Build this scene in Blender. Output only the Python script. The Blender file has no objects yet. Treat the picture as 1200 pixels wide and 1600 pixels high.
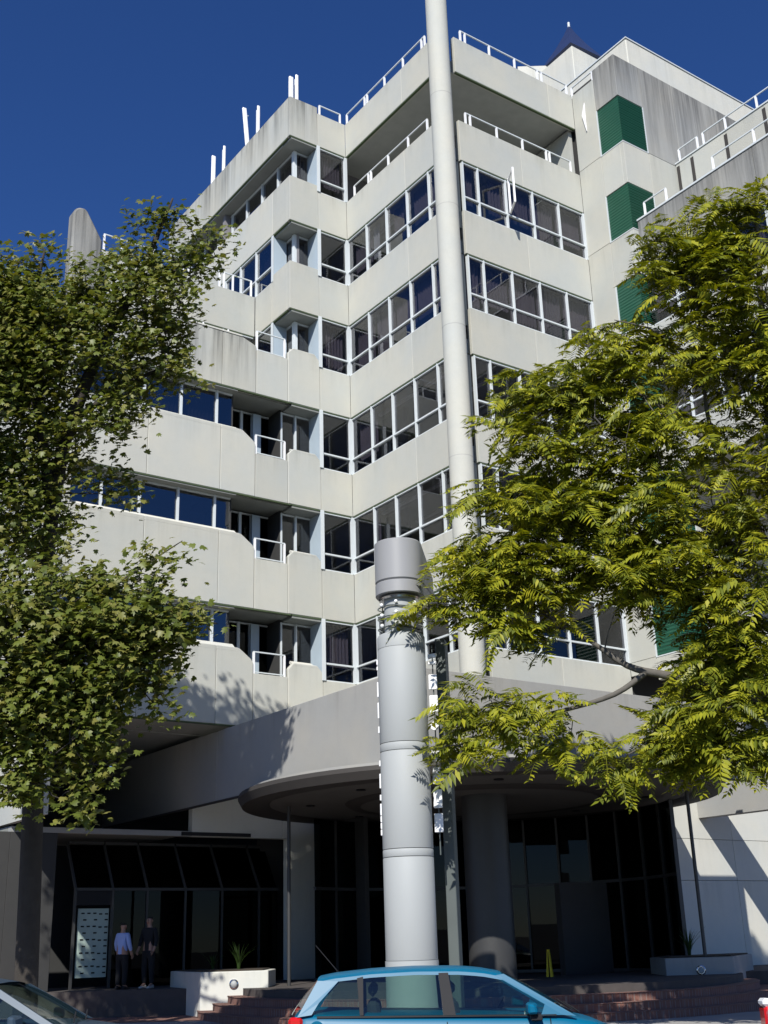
import bpy, math, random
import numpy as np
from mathutils import Vector, Matrix
R = math.radians
random.seed(7); rng = np.random.default_rng(7)
SC = bpy.context.scene
C = SC.collection

# ------------------------------------------------------------------ camera, sky, sun, exposure
EYE = Vector((0, 0, 1.65))
PITCH, ROLL, FPX = R(20.14), R(-1.7445), 1832.46
Fw = Vector((0, math.cos(PITCH), math.sin(PITCH))); Up0 = Vector((0, -math.sin(PITCH), math.cos(PITCH))); X0 = Vector((1, 0, 0))
Xc = X0*math.cos(ROLL) + Up0*math.sin(ROLL); Uc = -X0*math.sin(ROLL) + Up0*math.cos(ROLL)
cd = bpy.data.cameras.new('camera'); cam = bpy.data.objects.new('camera', cd); C.objects.link(cam)
cd.sensor_fit = 'HORIZONTAL'; cd.sensor_width = 36; cd.lens = 36*FPX/1200; cd.clip_end = 5000; cd.clip_start = .1
M = Matrix((Xc, Uc, -Fw)).transposed().to_4x4(); M.translation = EYE
cam.matrix_world = M
SC.camera = cam

SUN_EL, SUN_AZ = R(40.0), R(190.0)          # azimuth clockwise from +Y
W = bpy.data.worlds.new('World'); SC.world = W; W.use_nodes = True
nt = W.node_tree; nt.nodes.clear()
sky = nt.nodes.new('ShaderNodeTexSky'); sky.sky_type = 'NISHITA'; sky.sun_disc = False
sky.sun_elevation = SUN_EL; sky.sun_rotation = SUN_AZ
sky.altitude = 600; sky.air_density = .9; sky.dust_density = 0.1; sky.ozone_density = 7.0
bg = nt.nodes.new('ShaderNodeBackground'); bg.inputs[1].default_value = 0.080
ow = nt.nodes.new('ShaderNodeOutputWorld')
hs = nt.nodes.new('ShaderNodeHueSaturation'); hs.inputs['Saturation'].default_value = 1.15; hs.inputs['Hue'].default_value = .512
nt.links.new(sky.outputs[0], hs.inputs['Color']); nt.links.new(hs.outputs[0], bg.inputs[0]); nt.links.new(bg.outputs[0], ow.inputs[0])
sl = bpy.data.lights.new('sun', 'SUN'); sl.energy = 4.2; sl.angle = R(.53); sl.color = (1, .97, .91)
so = bpy.data.objects.new('sun', sl); C.objects.link(so)
sd = Vector((math.sin(SUN_AZ)*math.cos(SUN_EL), math.cos(SUN_AZ)*math.cos(SUN_EL), math.sin(SUN_EL)))
so.rotation_euler = sd.to_track_quat('Z', 'Y').to_euler(); so.location = (0, -20, 40)
SC.view_settings.view_transform = 'Standard'; SC.view_settings.look = 'None'
SC.view_settings.gamma = 1; SC.view_settings.use_curve_mapping = False
SC.view_settings.exposure = 0.45
SC.render.engine = 'CYCLES'

# ------------------------------------------------------------------ materials
MATS = {}
class NB:
    def __init__(s, name):
        s.m = bpy.data.materials.new(name); s.m.use_nodes = True; s.t = s.m.node_tree; s.t.nodes.clear()
        s.out = s.n('ShaderNodeOutputMaterial')
    def n(s, typ, **kw):
        nd = s.t.nodes.new(typ)
        for k, v in kw.items(): setattr(nd, k, v)
        return nd
    def l(s, a, b): s.t.links.new(a, b)
    def val(s, x, sock):
        if hasattr(x, 'links'): s.l(x, sock)
        else: sock.default_value = x
    def coord(s, kind='Object', scale=(1, 1, 1)):
        c = s.n('ShaderNodeTexCoord'); mp = s.n('ShaderNodeMapping'); mp.inputs['Scale'].default_value = scale
        s.l(c.outputs[kind], mp.inputs[0]); return mp.outputs[0]
    def noise(s, vec, scale=5, detail=4, rough=.55):
        n = s.n('ShaderNodeTexNoise'); n.inputs['Scale'].default_value = scale; n.inputs['Detail'].default_value = detail
        n.inputs['Roughness'].default_value = rough; s.l(vec, n.inputs['Vector']); return n.outputs['Fac']
    def ramp(s, fac, a, b, c0=0, c1=1):
        r = s.n('ShaderNodeMapRange'); r.clamp = True; s.l(fac, r.inputs[0])
        for i, v in enumerate((a, b, c0, c1)): r.inputs[i+1].default_value = v
        return r.outputs[0]
    def mul(s, a, b, op='MULTIPLY'):
        m = s.n('ShaderNodeMath', operation=op); s.val(a, m.inputs[0]); s.val(b, m.inputs[1]); return m.outputs[0]
    def mix(s, f, a, b):
        m = s.n('ShaderNodeMix', data_type='RGBA'); s.val(f, m.inputs[0])
        for i, x in ((6, a), (7, b)):
            if hasattr(x, 'links'): s.l(x, m.inputs[i])
            else: m.inputs[i].default_value = (*x, 1)
        return m.outputs[2]
    def bsdf(s, col, rough=.6, metal=0, spec=.5, bump=None, bd=.02, bs=.5, coat=0):
        b = s.n('ShaderNodeBsdfPrincipled')
        if hasattr(col, 'links'): s.l(col, b.inputs['Base Color'])
        else: b.inputs['Base Color'].default_value = (*col, 1)
        s.val(rough, b.inputs['Roughness']); b.inputs['Metallic'].default_value = metal
        b.inputs['Specular IOR Level'].default_value = spec; b.inputs['Coat Weight'].default_value = coat
        if bump is not None:
            bp = s.n('ShaderNodeBump'); bp.inputs['Distance'].default_value = bd; bp.inputs['Strength'].default_value = bs
            s.l(bump, bp.inputs['Height']); s.l(bp.outputs[0], b.inputs['Normal'])
        return b
    def done(s, sh): s.l(sh.outputs[0], s.out.inputs[0]); return s.m

def M_simple(name, col, rough=.6, metal=0, spec=.5, var=.15, scale=3, coat=0, bump=0):
    b = NB(name); v = b.coord('Object'); nz = b.noise(v, scale, 5)
    c0 = tuple(x*(1-var) for x in col); c1 = tuple(min(1, x*(1+var)) for x in col)
    cc = b.mix(nz, c0, c1)
    sh = b.bsdf(cc, rough, metal, spec, bump=(b.noise(v, scale*8, 4) if bump else None), bd=bump or .01, coat=coat)
    return b.done(sh)

def M_concrete(name, base, stain=0.0, dark=(.09, .09, .08)):
    """precast concrete: vertical weather streaks that start under the top edge of each panel"""
    b = NB(name)
    w = b.coord('Object', (1, 1, 1)); st = b.coord('Object', (2.6, 2.6, .16)); st2 = b.coord('Object', (9, 9, .35))
    big = b.noise(w, .55, 5); mid = b.noise(w, 3.5, 6, .7); fine = b.noise(w, 26, 5, .7); n1 = b.noise(st, 1, 7, .68); n2 = b.noise(st2, 1, 6, .65)
    warm = tuple((base[0]*1.04, base[1]*1.0, base[2]*.92)); cool = (base[0]*.90, base[1]*.92, base[2]*.93)
    c = b.mix(b.ramp(big, .3, .7), cool, warm)
    c = b.mix(b.mul(b.ramp(mid, .45, .8), .16), c, (base[0]*.7, base[1]*.7, base[2]*.64))
    gc = b.n('ShaderNodeTexCoord'); sp = b.n('ShaderNodeSeparateXYZ'); b.l(gc.outputs['Generated'], sp.inputs[0])
    top = b.ramp(sp.outputs[2], .55 if stain < .5 else (-.15 if stain < 1 else -.6), 1.0)
    if stain:
        lo = .42 if stain < 1 else .30
        tn = b.mul(b.ramp(n1, lo, .62, .12 if stain < 1 else .35, 1), b.ramp(n2, .3, .62, .45, 1))
        c = b.mix(b.mul(b.mul(top, tn), min(1, stain)), c, dark)
        lt = b.coord('Object', (1.7, 1.7, .02)); ln = b.noise(lt, 1, 2)
        c = b.mix(b.mul(b.ramp(ln, .655, .68), .5), c, base)
    else:
        tn = b.mul(b.ramp(n1, .46, .70), b.ramp(n2, .3, .65, .4, 1))
        c = b.mix(b.mul(b.mul(top, tn), .40), c, (base[0]*.45, base[1]*.45, base[2]*.40))
        c = b.mix(b.mul(b.ramp(n1, .60, .74), .16), c, (base[0]*.62, base[1]*.61, base[2]*.54))
    c = b.mix(b.mul(b.ramp(fine, .35, .75), .16), c, (base[0]*.68, base[1]*.68, base[2]*.66))
    oi = b.n('ShaderNodeObjectInfo'); hv = b.n('ShaderNodeHueSaturation'); b.l(c, hv.inputs['Color']); b.l(b.ramp(oi.outputs['Random'], 0, 1, .93, 1.05), hv.inputs['Value']); c = hv.outputs[0]
    return b.done(b.bsdf(c, .85, spec=.25, bump=b.noise(w, 60, 3), bd=.004, bs=.5))

CON = (.52, .525, .49)
MATS['concrete'] = M_concrete('precast_concrete', CON)
MATS['stained'] = M_concrete('weathered_concrete', CON, 1*.97, (.10, .10, .092))
MATS['heavy'] = M_concrete('heavily_weathered_concrete', (.44, .44, .425), 1.0, (.085, .085, .083))
MATS['fascia'] = M_concrete('grey_painted_fascia', (.355, .355, .35))
MATS['render'] = M_concrete('white_render', (.62, .62, .58))
MATS['shade'] = M_simple('shade_darkened_wall', (.04, .04, .039), .8)  # wall colour darkened to carry the shade under the canopy
MATS['alu'] = M_simple('white_aluminium', (.62, .66, .67), .4, 0, .5, .05)
MATS['reveal'] = M_simple('pale_blue_reveal_panel', (.42, .50, .56), .5, 0, .5, .05)
MATS['ceil'] = M_simple('ceiling_tile', (.42, .43, .40), .9)
MATS['room'] = M_simple('room_wall', (.22, .21, .22), .9)
MATS['carpet'] = M_simple('office_carpet', (.05, .05, .06), .95)
MATS['soffit'] = M_simple('soffit_paint', (.24, .25, .23), .8)
MATS['discceil'] = M_simple('shade_darkened_taupe_paint', (.11, .105, .095), .8)  # ceiling paint with the shade under the disc darkened into it
MATS['plaza'] = M_simple('shade_darkened_paver', (.07, .06, .055), .9, var=.3, scale=5)  # paver colour darkened to stand for the shade on the plaza
MATS['drip'] = M_simple('mossy_drip_edge', (.07, .10, .045), .9, var=.3, scale=4)
MATS['sofdark'] = M_simple('shade_darkened_brown_grey', (.045, .040, .036), .7)  # brown-grey paint with the fascia's shade deepened into the colour
MATS['dark'] = M_simple('black_trim', (.02, .02, .022), .65, 0, .2)
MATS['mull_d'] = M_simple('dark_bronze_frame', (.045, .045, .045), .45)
MATS['totem'] = M_simple('pale_grey_enamel', (.37, .385, .38), .6, 0, .35, .04, 1.2)
MATS['totem_head'] = M_simple('warm_grey_enamel', (.30, .30, .30), .45, 0, .5, .04, 1.2)
MATS['tot_dark'] = M_simple('dark_green_grey_enamel', (.085, .10, .095), .5)
MATS['white'] = M_simple('gloss_white_acrylic', (.88, .88, .88), .3)
MATS['chrome'] = M_simple('chrome', (.6, .6, .6), .2, 1)
MATS['bark'] = M_simple('grey_brown_bark', (.04, .034, .028), .95, var=.4, scale=6, bump=.02)
MATS['barkpale'] = M_simple('pale_smooth_bark', (.11, .10, .085), .9, var=.4, scale=5, bump=.01)
MATS['rubber'] = M_simple('tyre_rubber', (.02, .02, .02), .9)
MATS['interior'] = M_simple('car_interior_cloth', (.035, .037, .04), .9)
MATS['redlens'] = M_simple('red_lamp_lens', (.55, .01, .01), .15, coat=1)
MATS['orlens'] = M_simple('orange_lamp_lens', (.7, .16, .02), .15, coat=1)
MATS['yellow'] = M_simple('yellow_plastic', (.85, .60, .01), .5)
MATS['skin'] = M_simple('skin', (.35, .2, .14), .6)
MATS['hair'] = M_simple('dark_hair', (.015, .012, .01), .7)
MATS['shirt'] = M_simple('light_blue_shirt_cloth', (.32, .42, .72), .9)
MATS['blackcloth'] = M_simple('black_cloth', (.012, .012, .014), .95)
MATS['shoe'] = M_simple('pale_shoe', (.5, .48, .45), .7)
MATS['soil'] = M_simple('potting_soil', (.04, .03, .02), .95)
MATS['bluecar'] = M_simple('metallic_turquoise_paint', (.0, .115, .215), .4, .0, .3, .02, 1)
MATS['silvercar'] = M_simple('shade_dimmed_ice_blue_paint', (.035, .06, .09), .45, .1, .4, .02, 1)  # ice blue dimmed: tree shade is put into the paint colour
MATS['whitecar'] = M_simple('silver_white_paint', (.55, .57, .57), .35, .3, .5, .02, 1, coat=1)
MATS['roofblue'] = M_simple('navy_metal_roof', (.02, .035, .10), .5)

def m_leaf(name, cols, trans, spec=.35, tf=.35):
    b = NB(name); g = b.n('ShaderNodeNewGeometry'); r = b.n('ShaderNodeValToRGB')
    r.color_ramp.elements[0].color = (*cols[0], 1); r.color_ramp.elements[1].color = (*cols[-1], 1)
    for i, c in enumerate(cols[1:-1]):
        e = r.color_ramp.elements.new((i+1)/(len(cols)-1)); e.color = (*c, 1)
    v = b.coord('Object'); nz = b.noise(v, .8, 3)
    f = b.mul(b.mul(g.outputs['Random Per Island'], .65), b.mul(nz, .6), 'ADD'); f = b.mul(f, .12, 'SUBTRACT')
    b.l(f, r.inputs[0])
    p = b.bsdf(r.outputs[0], .45, spec=spec)
    t = b.n('ShaderNodeBsdfTranslucent'); mx = b.n('ShaderNodeMix', data_type='RGBA'); mx.blend_type = 'MULTIPLY'; mx.inputs[0].default_value = 1
    b.l(r.outputs[0], mx.inputs[6]); mx.inputs[7].default_value = (*trans, 1); b.l(mx.outputs[2], t.inputs[0])
    ms = b.n('ShaderNodeMixShader'); ms.inputs[0].default_value = tf; b.l(p.outputs[0], ms.inputs[1]); b.l(t.outputs[0], ms.inputs[2])
    return b.done(ms)
MATS['leafL'] = m_leaf('plane_leaf', [(.030, .048, .010), (.085, .11, .018), (.14, .17, .030), (.20, .19, .045), (.19, .22, .08)], (1.5, 1.5, .7), tf=.28)
MATS['leafR'] = m_leaf('pinnate_leaf', [(.035, .05, .006), (.125, .15, .012), (.27, .275, .016), (.42, .38, .026)], (1.5, 1.5, .5), tf=.22)
MATS['shrub'] = m_leaf('shrub_leaf', [(.02, .04, .01), (.05, .09, .02)], (1.4, 1.5, .6))

def m_glass(name, tint=(.75, .8, .8), refl=.10, rough=.0, top=.95):
    b = NB(name)
    tr = b.n('ShaderNodeBsdfTransparent'); tr.inputs[0].default_value = (*tint, 1)
    gl = b.n('ShaderNodeBsdfGlossy'); gl.inputs['Color'].default_value = (.95, .97, 1, 1); gl.inputs['Roughness'].default_value = rough
    fr = b.n('ShaderNodeLayerWeight'); fr.inputs[0].default_value = .5
    v = b.coord('Object'); nz = b.noise(v, 1.3, 2)
    bp = b.n('ShaderNodeBump'); bp.inputs['Distance'].default_value = .004; bp.inputs['Strength'].default_value = .15; b.l(nz, bp.inputs['Height']); b.l(bp.outputs[0], gl.inputs['Normal'])
    f = b.ramp(b.mul(b.mul(fr.outputs['Facing'], 4.0, 'POWER'), 1.0), 0, 1, refl, top)
    ms = b.n('ShaderNodeMixShader'); b.l(f, ms.inputs[0]); b.l(tr.outputs[0], ms.inputs[1]); b.l(gl.outputs[0], ms.inputs[2])
    return b.done(ms)
MATS['glass'] = m_glass('office_window_glass', (.66, .66, .68), .045)
MATS['bluewin'] = m_glass('reflective_office_glass', (.40, .41, .44), .13)
MATS['carglass'] = m_glass('car_glass', (.72, .82, .78), .05, top=.6)
MATS['lobbyglass'] = m_glass('lobby_glass', (.20, .22, .215), .012, top=.10)

b = NB('green_louvre_paint'); v = b.coord('Object'); sp = b.n('ShaderNodeSeparateXYZ'); b.l(v, sp.inputs[0])
wv = b.mul(b.mul(sp.outputs[2], 60), 0, 'ADD'); sn = b.n('ShaderNodeMath', operation='SINE'); b.l(wv, sn.inputs[0])
MATS['green'] = b.done(b.bsdf(b.mix(b.noise(v, 2, 4), (.006, .062, .034), (.010, .085, .048)), .5, bump=sn.outputs[0], bd=.01, bs=.5))

b = NB('asphalt'); v = b.coord('Object')
MATS['asphalt'] = b.done(b.bsdf(b.mix(b.noise(v, 3, 8, .7), (.035, .035, .037), (.065, .064, .062)), .9, bump=b.noise(v, 80, 3), bd=.01))
b = NB('footpath_concrete'); v = b.coord('Object')
MATS['paving'] = b.done(b.bsdf(b.mix(b.noise(v, 1.5, 8, .7), (.28, .27, .25), (.42, .40, .37)), .9, bump=b.noise(v, 60, 3), bd=.005))
b = NB('red_brick_paver'); v = b.coord('Object'); br = b.n('ShaderNodeTexBrick'); b.l(v, br.inputs['Vector'])
br.inputs['Scale'].default_value = 4.3; br.inputs['Color1'].default_value = (.20, .075, .05, 1); br.inputs['Color2'].default_value = (.14, .055, .04, 1); br.inputs['Mortar'].default_value = (.20, .17, .15, 1)
br.inputs['Mortar Size'].default_value = .02
MATS['brick'] = b.done(b.bsdf(b.mix(b.mul(b.noise(v, 6, 5), .5), br.outputs[0], (.33, .2, .16)), .9, bump=br.outputs['Fac'], bd=.004))
b = NB('curtain_cloth'); v = b.coord('Object')
MATS['curtain'] = b.done(b.bsdf(b.mix(b.noise(v, .7, 3), (.13, .115, .135), (.22, .20, .225)), .95))
MATS['blind'] = M_simple('pale_roller_blind', (.40, .42, .44), .9, var=.05)

# ------------------------------------------------------------------ mesh helpers
class MB:
    def __init__(s): s.v = []; s.f = []
    def poly(s, pts, faces):
        o = len(s.v); s.v += [tuple(p) for p in pts]; s.f += [tuple(i+o for i in f) for f in faces]; return s
    def box(s, x0, x1, y0, y1, z0, z1):
        if x0 > x1: x0, x1 = x1, x0
        if y0 > y1: y0, y1 = y1, y0
        if z0 > z1: z0, z1 = z1, z0
        return s.poly([(x0, y0, z0), (x1, y0, z0), (x1, y1, z0), (x0, y1, z0), (x0, y0, z1), (x1, y0, z1), (x1, y1, z1), (x0, y1, z1)],
                      [(0, 3, 2, 1), (4, 5, 6, 7), (0, 1, 5, 4), (1, 2, 6, 5), (2, 3, 7, 6), (3, 0, 4, 7)])
    def extrude(s, a, b):
        """two matching outlines a, b (lists of 3D points) joined into a solid"""
        n = len(a); o = list(a)+list(b)
        return s.poly(o, [tuple(range(n-1, -1, -1)), tuple(range(n, 2*n))]+[(i, (i+1) % n, n+(i+1) % n, n+i) for i in range(n)])
    def lathe(s, prof, n=24, cx=0, cy=0, a0=0, a1=2*math.pi, cap=True):
        full = abs(a1-a0-2*math.pi) < 1e-6; m = n if full else n+1; o = []
        for r, z in prof:
            for i in range(m):
                t = a0+(a1-a0)*i/n; o.append((cx+r*math.cos(t), cy+r*math.sin(t), z))
        f = []
        for j in range(len(prof)-1):
            for i in range(n):
                k = (i+1) % m; f.append((j*m+i, j*m+k, (j+1)*m+k, (j+1)*m+i))
        if cap and full:
            f.append(tuple(range(m-1, -1, -1))); f.append(tuple((len(prof)-1)*m+i for i in range(m)))
        return s.poly(o, f)
    def tube(s, pts, rad, n=8, cap=True):
        pts = [Vector(p) for p in pts]
        if not hasattr(rad, '__len__'): rad = [rad]*len(pts)
        o = []; f = []; prev = None
        for i, p in enumerate(pts):
            d = (pts[min(i+1, len(pts)-1)]-pts[max(i-1, 0)]).normalized()
            a = prev if prev is not None else (Vector((0, 0, 1)) if abs(d.z) < .9 else Vector((1, 0, 0)))
            x = (a-d*a.dot(d)).normalized(); prev = x; y = d.cross(x)
            for k in range(n):
                t = 2*math.pi*k/n; o.append(p+(x*math.cos(t)+y*math.sin(t))*rad[i])
        for i in range(len(pts)-1):
            for k in range(n):
                q = (k+1) % n; f.append((i*n+k, i*n+q, (i+1)*n+q, (i+1)*n+k))
        if cap: f.append(tuple(range(n-1, -1, -1))); f.append(tuple((len(pts)-1)*n+k for k in range(n)))
        return s.poly(o, f)
    def mesh(s, name, mat, smooth=False):
        me = bpy.data.meshes.new(name); me.from_pydata(s.v, [], s.f)
        if mat: me.materials.append(MATS[mat])
        if smooth: me.shade_smooth()
        me.validate(); me.update(); return me
    def build(s, name, mat, parent=None, smooth=False, bevel=0, auto=False):
        o = bpy.data.objects.new(name, s.mesh(name, mat, smooth)); C.objects.link(o)
        if parent: o.parent = parent
        if bevel:
            b = o.modifiers.new('b', 'BEVEL'); b.width = bevel; b.segments = 1; b.limit_method = 'ANGLE'; b.angle_limit = R(40)
        if auto: edge_smooth(o)
        return o
def edge_smooth(o, ang=35):
    me = o.data; me.shade_smooth()
    import bmesh
    bm = bmesh.new(); bm.from_mesh(me); bmesh.ops.recalc_face_normals(bm, faces=bm.faces)
    for e in bm.edges:
        e.smooth = not (len(e.link_faces) != 2 or e.calc_face_angle(0) > R(ang))
    bm.to_mesh(me); bm.free()
def tag(o, label=None, cat=None, group=None, kind=None):
    if label: o['label'] = label
    if cat: o['category'] = cat
    if group: o['group'] = group
    if kind: o['kind'] = kind
    return o
def empty(name, loc=(0, 0, 0), rz=0):
    o = bpy.data.objects.new(name, None); C.objects.link(o); o.location = loc; o.rotation_euler = (0, 0, rz); return o
def inst(name, me, parent, loc=(0, 0, 0), rot=(0, 0, 0), sc=(1, 1, 1)):
    o = bpy.data.objects.new(name, me); C.objects.link(o); o.parent = parent; o.location = loc; o.rotation_euler = rot; o.scale = sc; return o

# ------------------------------------------------------------------ ground
ROAD = -.08; PATH = .10; PLAZA = .72
MB().box(-400, 400, -400, 600, ROAD-1.2, ROAD-.02).build('ground', 'asphalt')['kind'] = 'structure'
MB().box(-60, 60, -3, 16.1, ROAD-.015, ROAD).build('road', 'asphalt')['kind'] = 'structure'
MB().box(-60, 60, 16.25, 60, ROAD, PATH).build('footpath', 'paving')['kind'] = 'structure'
MB().box(-60, 60, 16.102, 16.248, ROAD, PATH+.01).build('kerb', 'fascia', bevel=.02)['kind'] = 'structure'
MB().box(-60, 60, 26.2, 27.6, PATH, PATH+.004).build('paving_band', 'brick')['kind'] = 'structure'
MB().box(-60, 60, 28.9, 32.0, PATH, PATH+.004).build('paving_band', 'brick')['kind'] = 'structure'

# ------------------------------------------------------------------ office building, local frame: x = u (right, receding), y = w (left, receding)
IX, IY = -.9753, 34.486
B = empty('office_building', (IX, IY, 0), R(35.6))
tag(B, 'pale concrete stepped office building with ribbon windows, a round corner column and green corner louvres', 'building')
def wpt(u, w, z=0):
    a, bb = R(54.4), R(35.6)
    return Vector((IX+u*math.sin(a)-w*math.sin(bb), IY+u*math.cos(a)+w*math.cos(bb), z))
S = [27.65, 24.27, 20.93, 17.56, 14.17, 10.73, 7.35]
T = [29.03, 25.77, 22.45, 19.07, 15.58, 12.27, 8.87]
MOD = 1.15

def P3(pl, c, s, d, z):
    """pl 'u': wall facing -u at u=c, s runs along w.  pl 'w': wall facing -w at w=c, s runs along u. d = depth inward"""
    return (c+d, s, z) if pl == 'u' else (s, c+d, z)
def pbox(mb, pl, c, s0, s1, d0, d1, z0, z1):
    a = P3(pl, c, s0, d0, z0); e = P3(pl, c, s1, d1, z1); mb.box(a[0], e[0], a[1], e[1], a[2], e[2])
def profile_panel(pl, c, outline, d0, d1, mat='concrete', name='concrete_panel', bevel=.008, parent=B):
    a = [P3(pl, c, s, d0, z) for s, z in outline]; e = [P3(pl, c, s, d1, z) for s, z in outline]
    mb = MB().extrude(a, e); o = mb.build(name, mat, parent, bevel=bevel); return o
GAP = .005
def band(pl, c, cuts, z0, z1, mat='concrete', th=.18, d=0, drip=True, lo_in=0, hi_in=0):
    for a, e in zip(cuts[:-1], cuts[1:]):
        g0 = GAP if a != cuts[0] else 0; g1 = GAP if e != cuts[-1] else 0
        profile_panel(pl, c, [(a+g0, z0), (e-g1, z0), (e-g1, z1), (a+g0, z1)], d, d+th, mat)
    if drip:
        m = MB(); pbox(m, pl, c, cuts[0]+.03+lo_in, cuts[-1]-.03-hi_in, d+.012, d+.09, z0-.035, z0-.001); m.build('drip_edge', 'drip', B)
PANE = MB().box(-.5, .5, -.5, .5, -.5, .5)
pane_me = {}
def pane_mesh(mat):
    if mat not in pane_me: pane_me[mat] = PANE.mesh('pane', mat)
    return pane_me[mat]
NWIN = [0]
def curtain(pl, c, s0, s1, z0, z1, parent, mat='curtain', d=.32, amp=.035):
    n = max(6, int((s1-s0)/.06)); top = []; bot = []
    for i in range(n+1):
        s = s0+(s1-s0)*i/n; dd = d+amp*(1 if i % 2 else -1)*random.uniform(.5, 1)
        top.append(P3(pl, c, s, dd, z1)); bot.append(P3(pl, c, s+random.uniform(-.01, .01), dd, z0))
    m = MB(); m.poly(top+bot, [(i, i+1, n+2+i, n+1+i) for i in range(n)]); return m.build('curtain', mat, parent)
def window(pl, c, s0, s1, z0, z1, d=.07, transom=.5, cur=None, glass='glass', right_post=False, cur_mat='curtain', mw=.024, dark_low=False):
    NWIN[0] += 1
    m = MB(); f0, f1 = d-.045, d+.05
    pbox(m, pl, c, s0-mw, s0+mw, f0-.02, f1, z0, z1)
    if right_post: pbox(m, pl, c, s1-mw, s1+mw, f0-.02, f1, z0, z1)
    r1 = s1-mw if right_post else s1-mw-.001
    pbox(m, pl, c, s0+mw, r1, f0, f1, z0, z0+.035); pbox(m, pl, c, s0+mw, r1, f0, f1, z1-.04, z1)
    if transom: pbox(m, pl, c, s0+mw, r1, f0-.01, f1, z0+transom, z0+transom+.05)
    w = m.build('window', 'alu', B)
    spans = [(z0+.035, z0+transom), (z0+transom+.05, z1-.04)] if transom else [(z0+.035, z1-.04)]
    for q, (a, e) in enumerate(spans):
        ctr = P3(pl, c, (s0+s1)/2, d+.012, (a+e)/2)
        sz = (.008, s1-s0-2*mw, e-a) if pl == 'u' else (s1-s0-2*mw, .008, e-a)
        k = random.uniform(-.45, .45); rot = (R(random.uniform(-.25, .25)), R(random.uniform(-.25, .25)), R(k))
        inst('pane', pane_mesh(('bluewin' if q == 0 else 'glass') if glass == 'mixed' else glass), w, ctr, rot, sz)
    if cur is None: cur = random.random() < .62
    if cur:
        mode = random.random()
        if cur == 'full' or mode < (.8 if z0 > 18 else .5): spansc = [(s0+.03, s1-.03)]
        elif mode < .78: spansc = [(s0+.03, s0+(s1-s0)*random.uniform(.3, .6))]
        else: spansc = [(s1-(s1-s0)*random.uniform(.3, .6), s1-.03)]
        zl = z0+(transom if transom and random.random() < .75 else 0)+.02
        for a, e in spansc: curtain(pl, c+0, a, e, zl, z1-.03, w, cur_mat, d=d+.25)
    return w
def railing(pl, c, posts, z, h=.45, d=.07, ends=True, bottom=False, r=.016):
    m = MB(); a, e = posts[0], posts[-1]
    pbox(m, pl, c, a-.02, e+.02, d-.02, d+.02, z+h, z+h+.035)
    o = m.build('railing', 'alu', B)
    if bottom: k = MB(); pbox(k, pl, c, a-.02, e+.02, d-.02, d+.02, z+.02, z+.05); k.build('bottom_rail', 'alu', o)
    for p in posts:
        k = MB(); pbox(k, pl, c, p-.028, p+.028, d-.028, d+.028, z-.01, z+h-.001); k.build('post', 'white', o)
    return o

# ---- LF face  (u = 0, w -5.2 .. 0) and N face inner part (w = 0, u -1.15 .. 0)
WL = [-5.30, -3.40, 0]
for k in range(7):
    st = 'concrete'
    band('u', 0, WL, S[k], T[k], st, lo_in=.3)
    # N face inner piece: butts against the LF panel
    band('w', 0, [-1.15, -.001], S[k], T[k], 'concrete')
    # light upstand seam at inner corner handled by butt joint
ml = [0, -1.12, -2.26, -3.40, -4.54]
for k in range(1, 6):
    z0, z1 = T[k+1], S[k]-.036
    for i in range(len(ml)-1):
        bl = (k <= 2 and i >= 2)
        blind = (k == 1 and i == 1)
        window('u', 0, ml[i+1], ml[i]-.0, z0, z1, glass='mixed' if bl else 'glass', cur=True if (bl or k <= 2) else (random.random() < .2), cur_mat='blind' if blind else 'curtain')
    window('u', 0, -5.15, ml[-1], z0, z1, cur='full' if k > 2 else None)
    # corner post
    m = MB(); m.box(-.05, .09, -.012, .10, z0, z1); m.build('corner_post', 'alu', B)
    window('w', 0, -1.15+.07, -.05, z0, z1, d=.07, cur=(k in (2, 5)))
    m = MB(); m.box(-1.19, -1.12, -.02, .66, z0, z1+.03); m.build('window_reveal', 'reveal', B)
    m = MB(); m.box(-1.215, -1.085, -.035, -.021, z0, z1+.03); m.build('reveal_edge', 'alu', B)
for k in (0,):
    z0, z1 = T[1], S[0]-.036
    window('w', 0, -1.08, -.05, z0, z1, cur='full')
    m = MB(); m.box(-.05, .05, -.012, .10, z0, z1); m.build('corner_post', 'alu', B)
    m = MB(); m.box(-1.19, -1.12, -.02, .66, z0, z1+.03); m.build('window_reveal', 'reveal', B)
    m = MB(); m.box(-1.215, -1.085, -.035, -.021, z0, z1+.03); m.build('reveal_edge', 'alu', B)
# top level loggia: back walls, end return
MB().box(2.6, 2.8, -3.4, 1.2, T[1]-.3, S[0]+.1).build('loggia_wall', 'room', B)
MB().box(2.8, 6.6, -3.4, -3.2, T[1]-.3, S[0]+.1).build('loggia_wall', 'room', B)
MB().box(.12, 2.6, .9, 1.1, T[1]-.3, S[0]+.1).build('loggia_wall', 'room', B)
railing('u', 0, [-4.57, -3.54, -2.42, -1.41, -1.25, -.40], T[1], d=.08)
railing('u', 0, [-4.65, -4.48, -3.44, -2.36, -1.31, -1.15, -.02], T[0], d=.08)
railing('w', 0, [-1.02, -.16], T[0], d=.08, h=.42)
railing('w', -5.55, [.91, 1.10, 2.13, 3.24, 4.27, 4.46, 5.62], T[0], d=.08)
railing('w', -5.55, [.91, 1.10, 2.2, 3.3, 4.35, 4.5, 5.45], T[1], d=.08)
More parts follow.
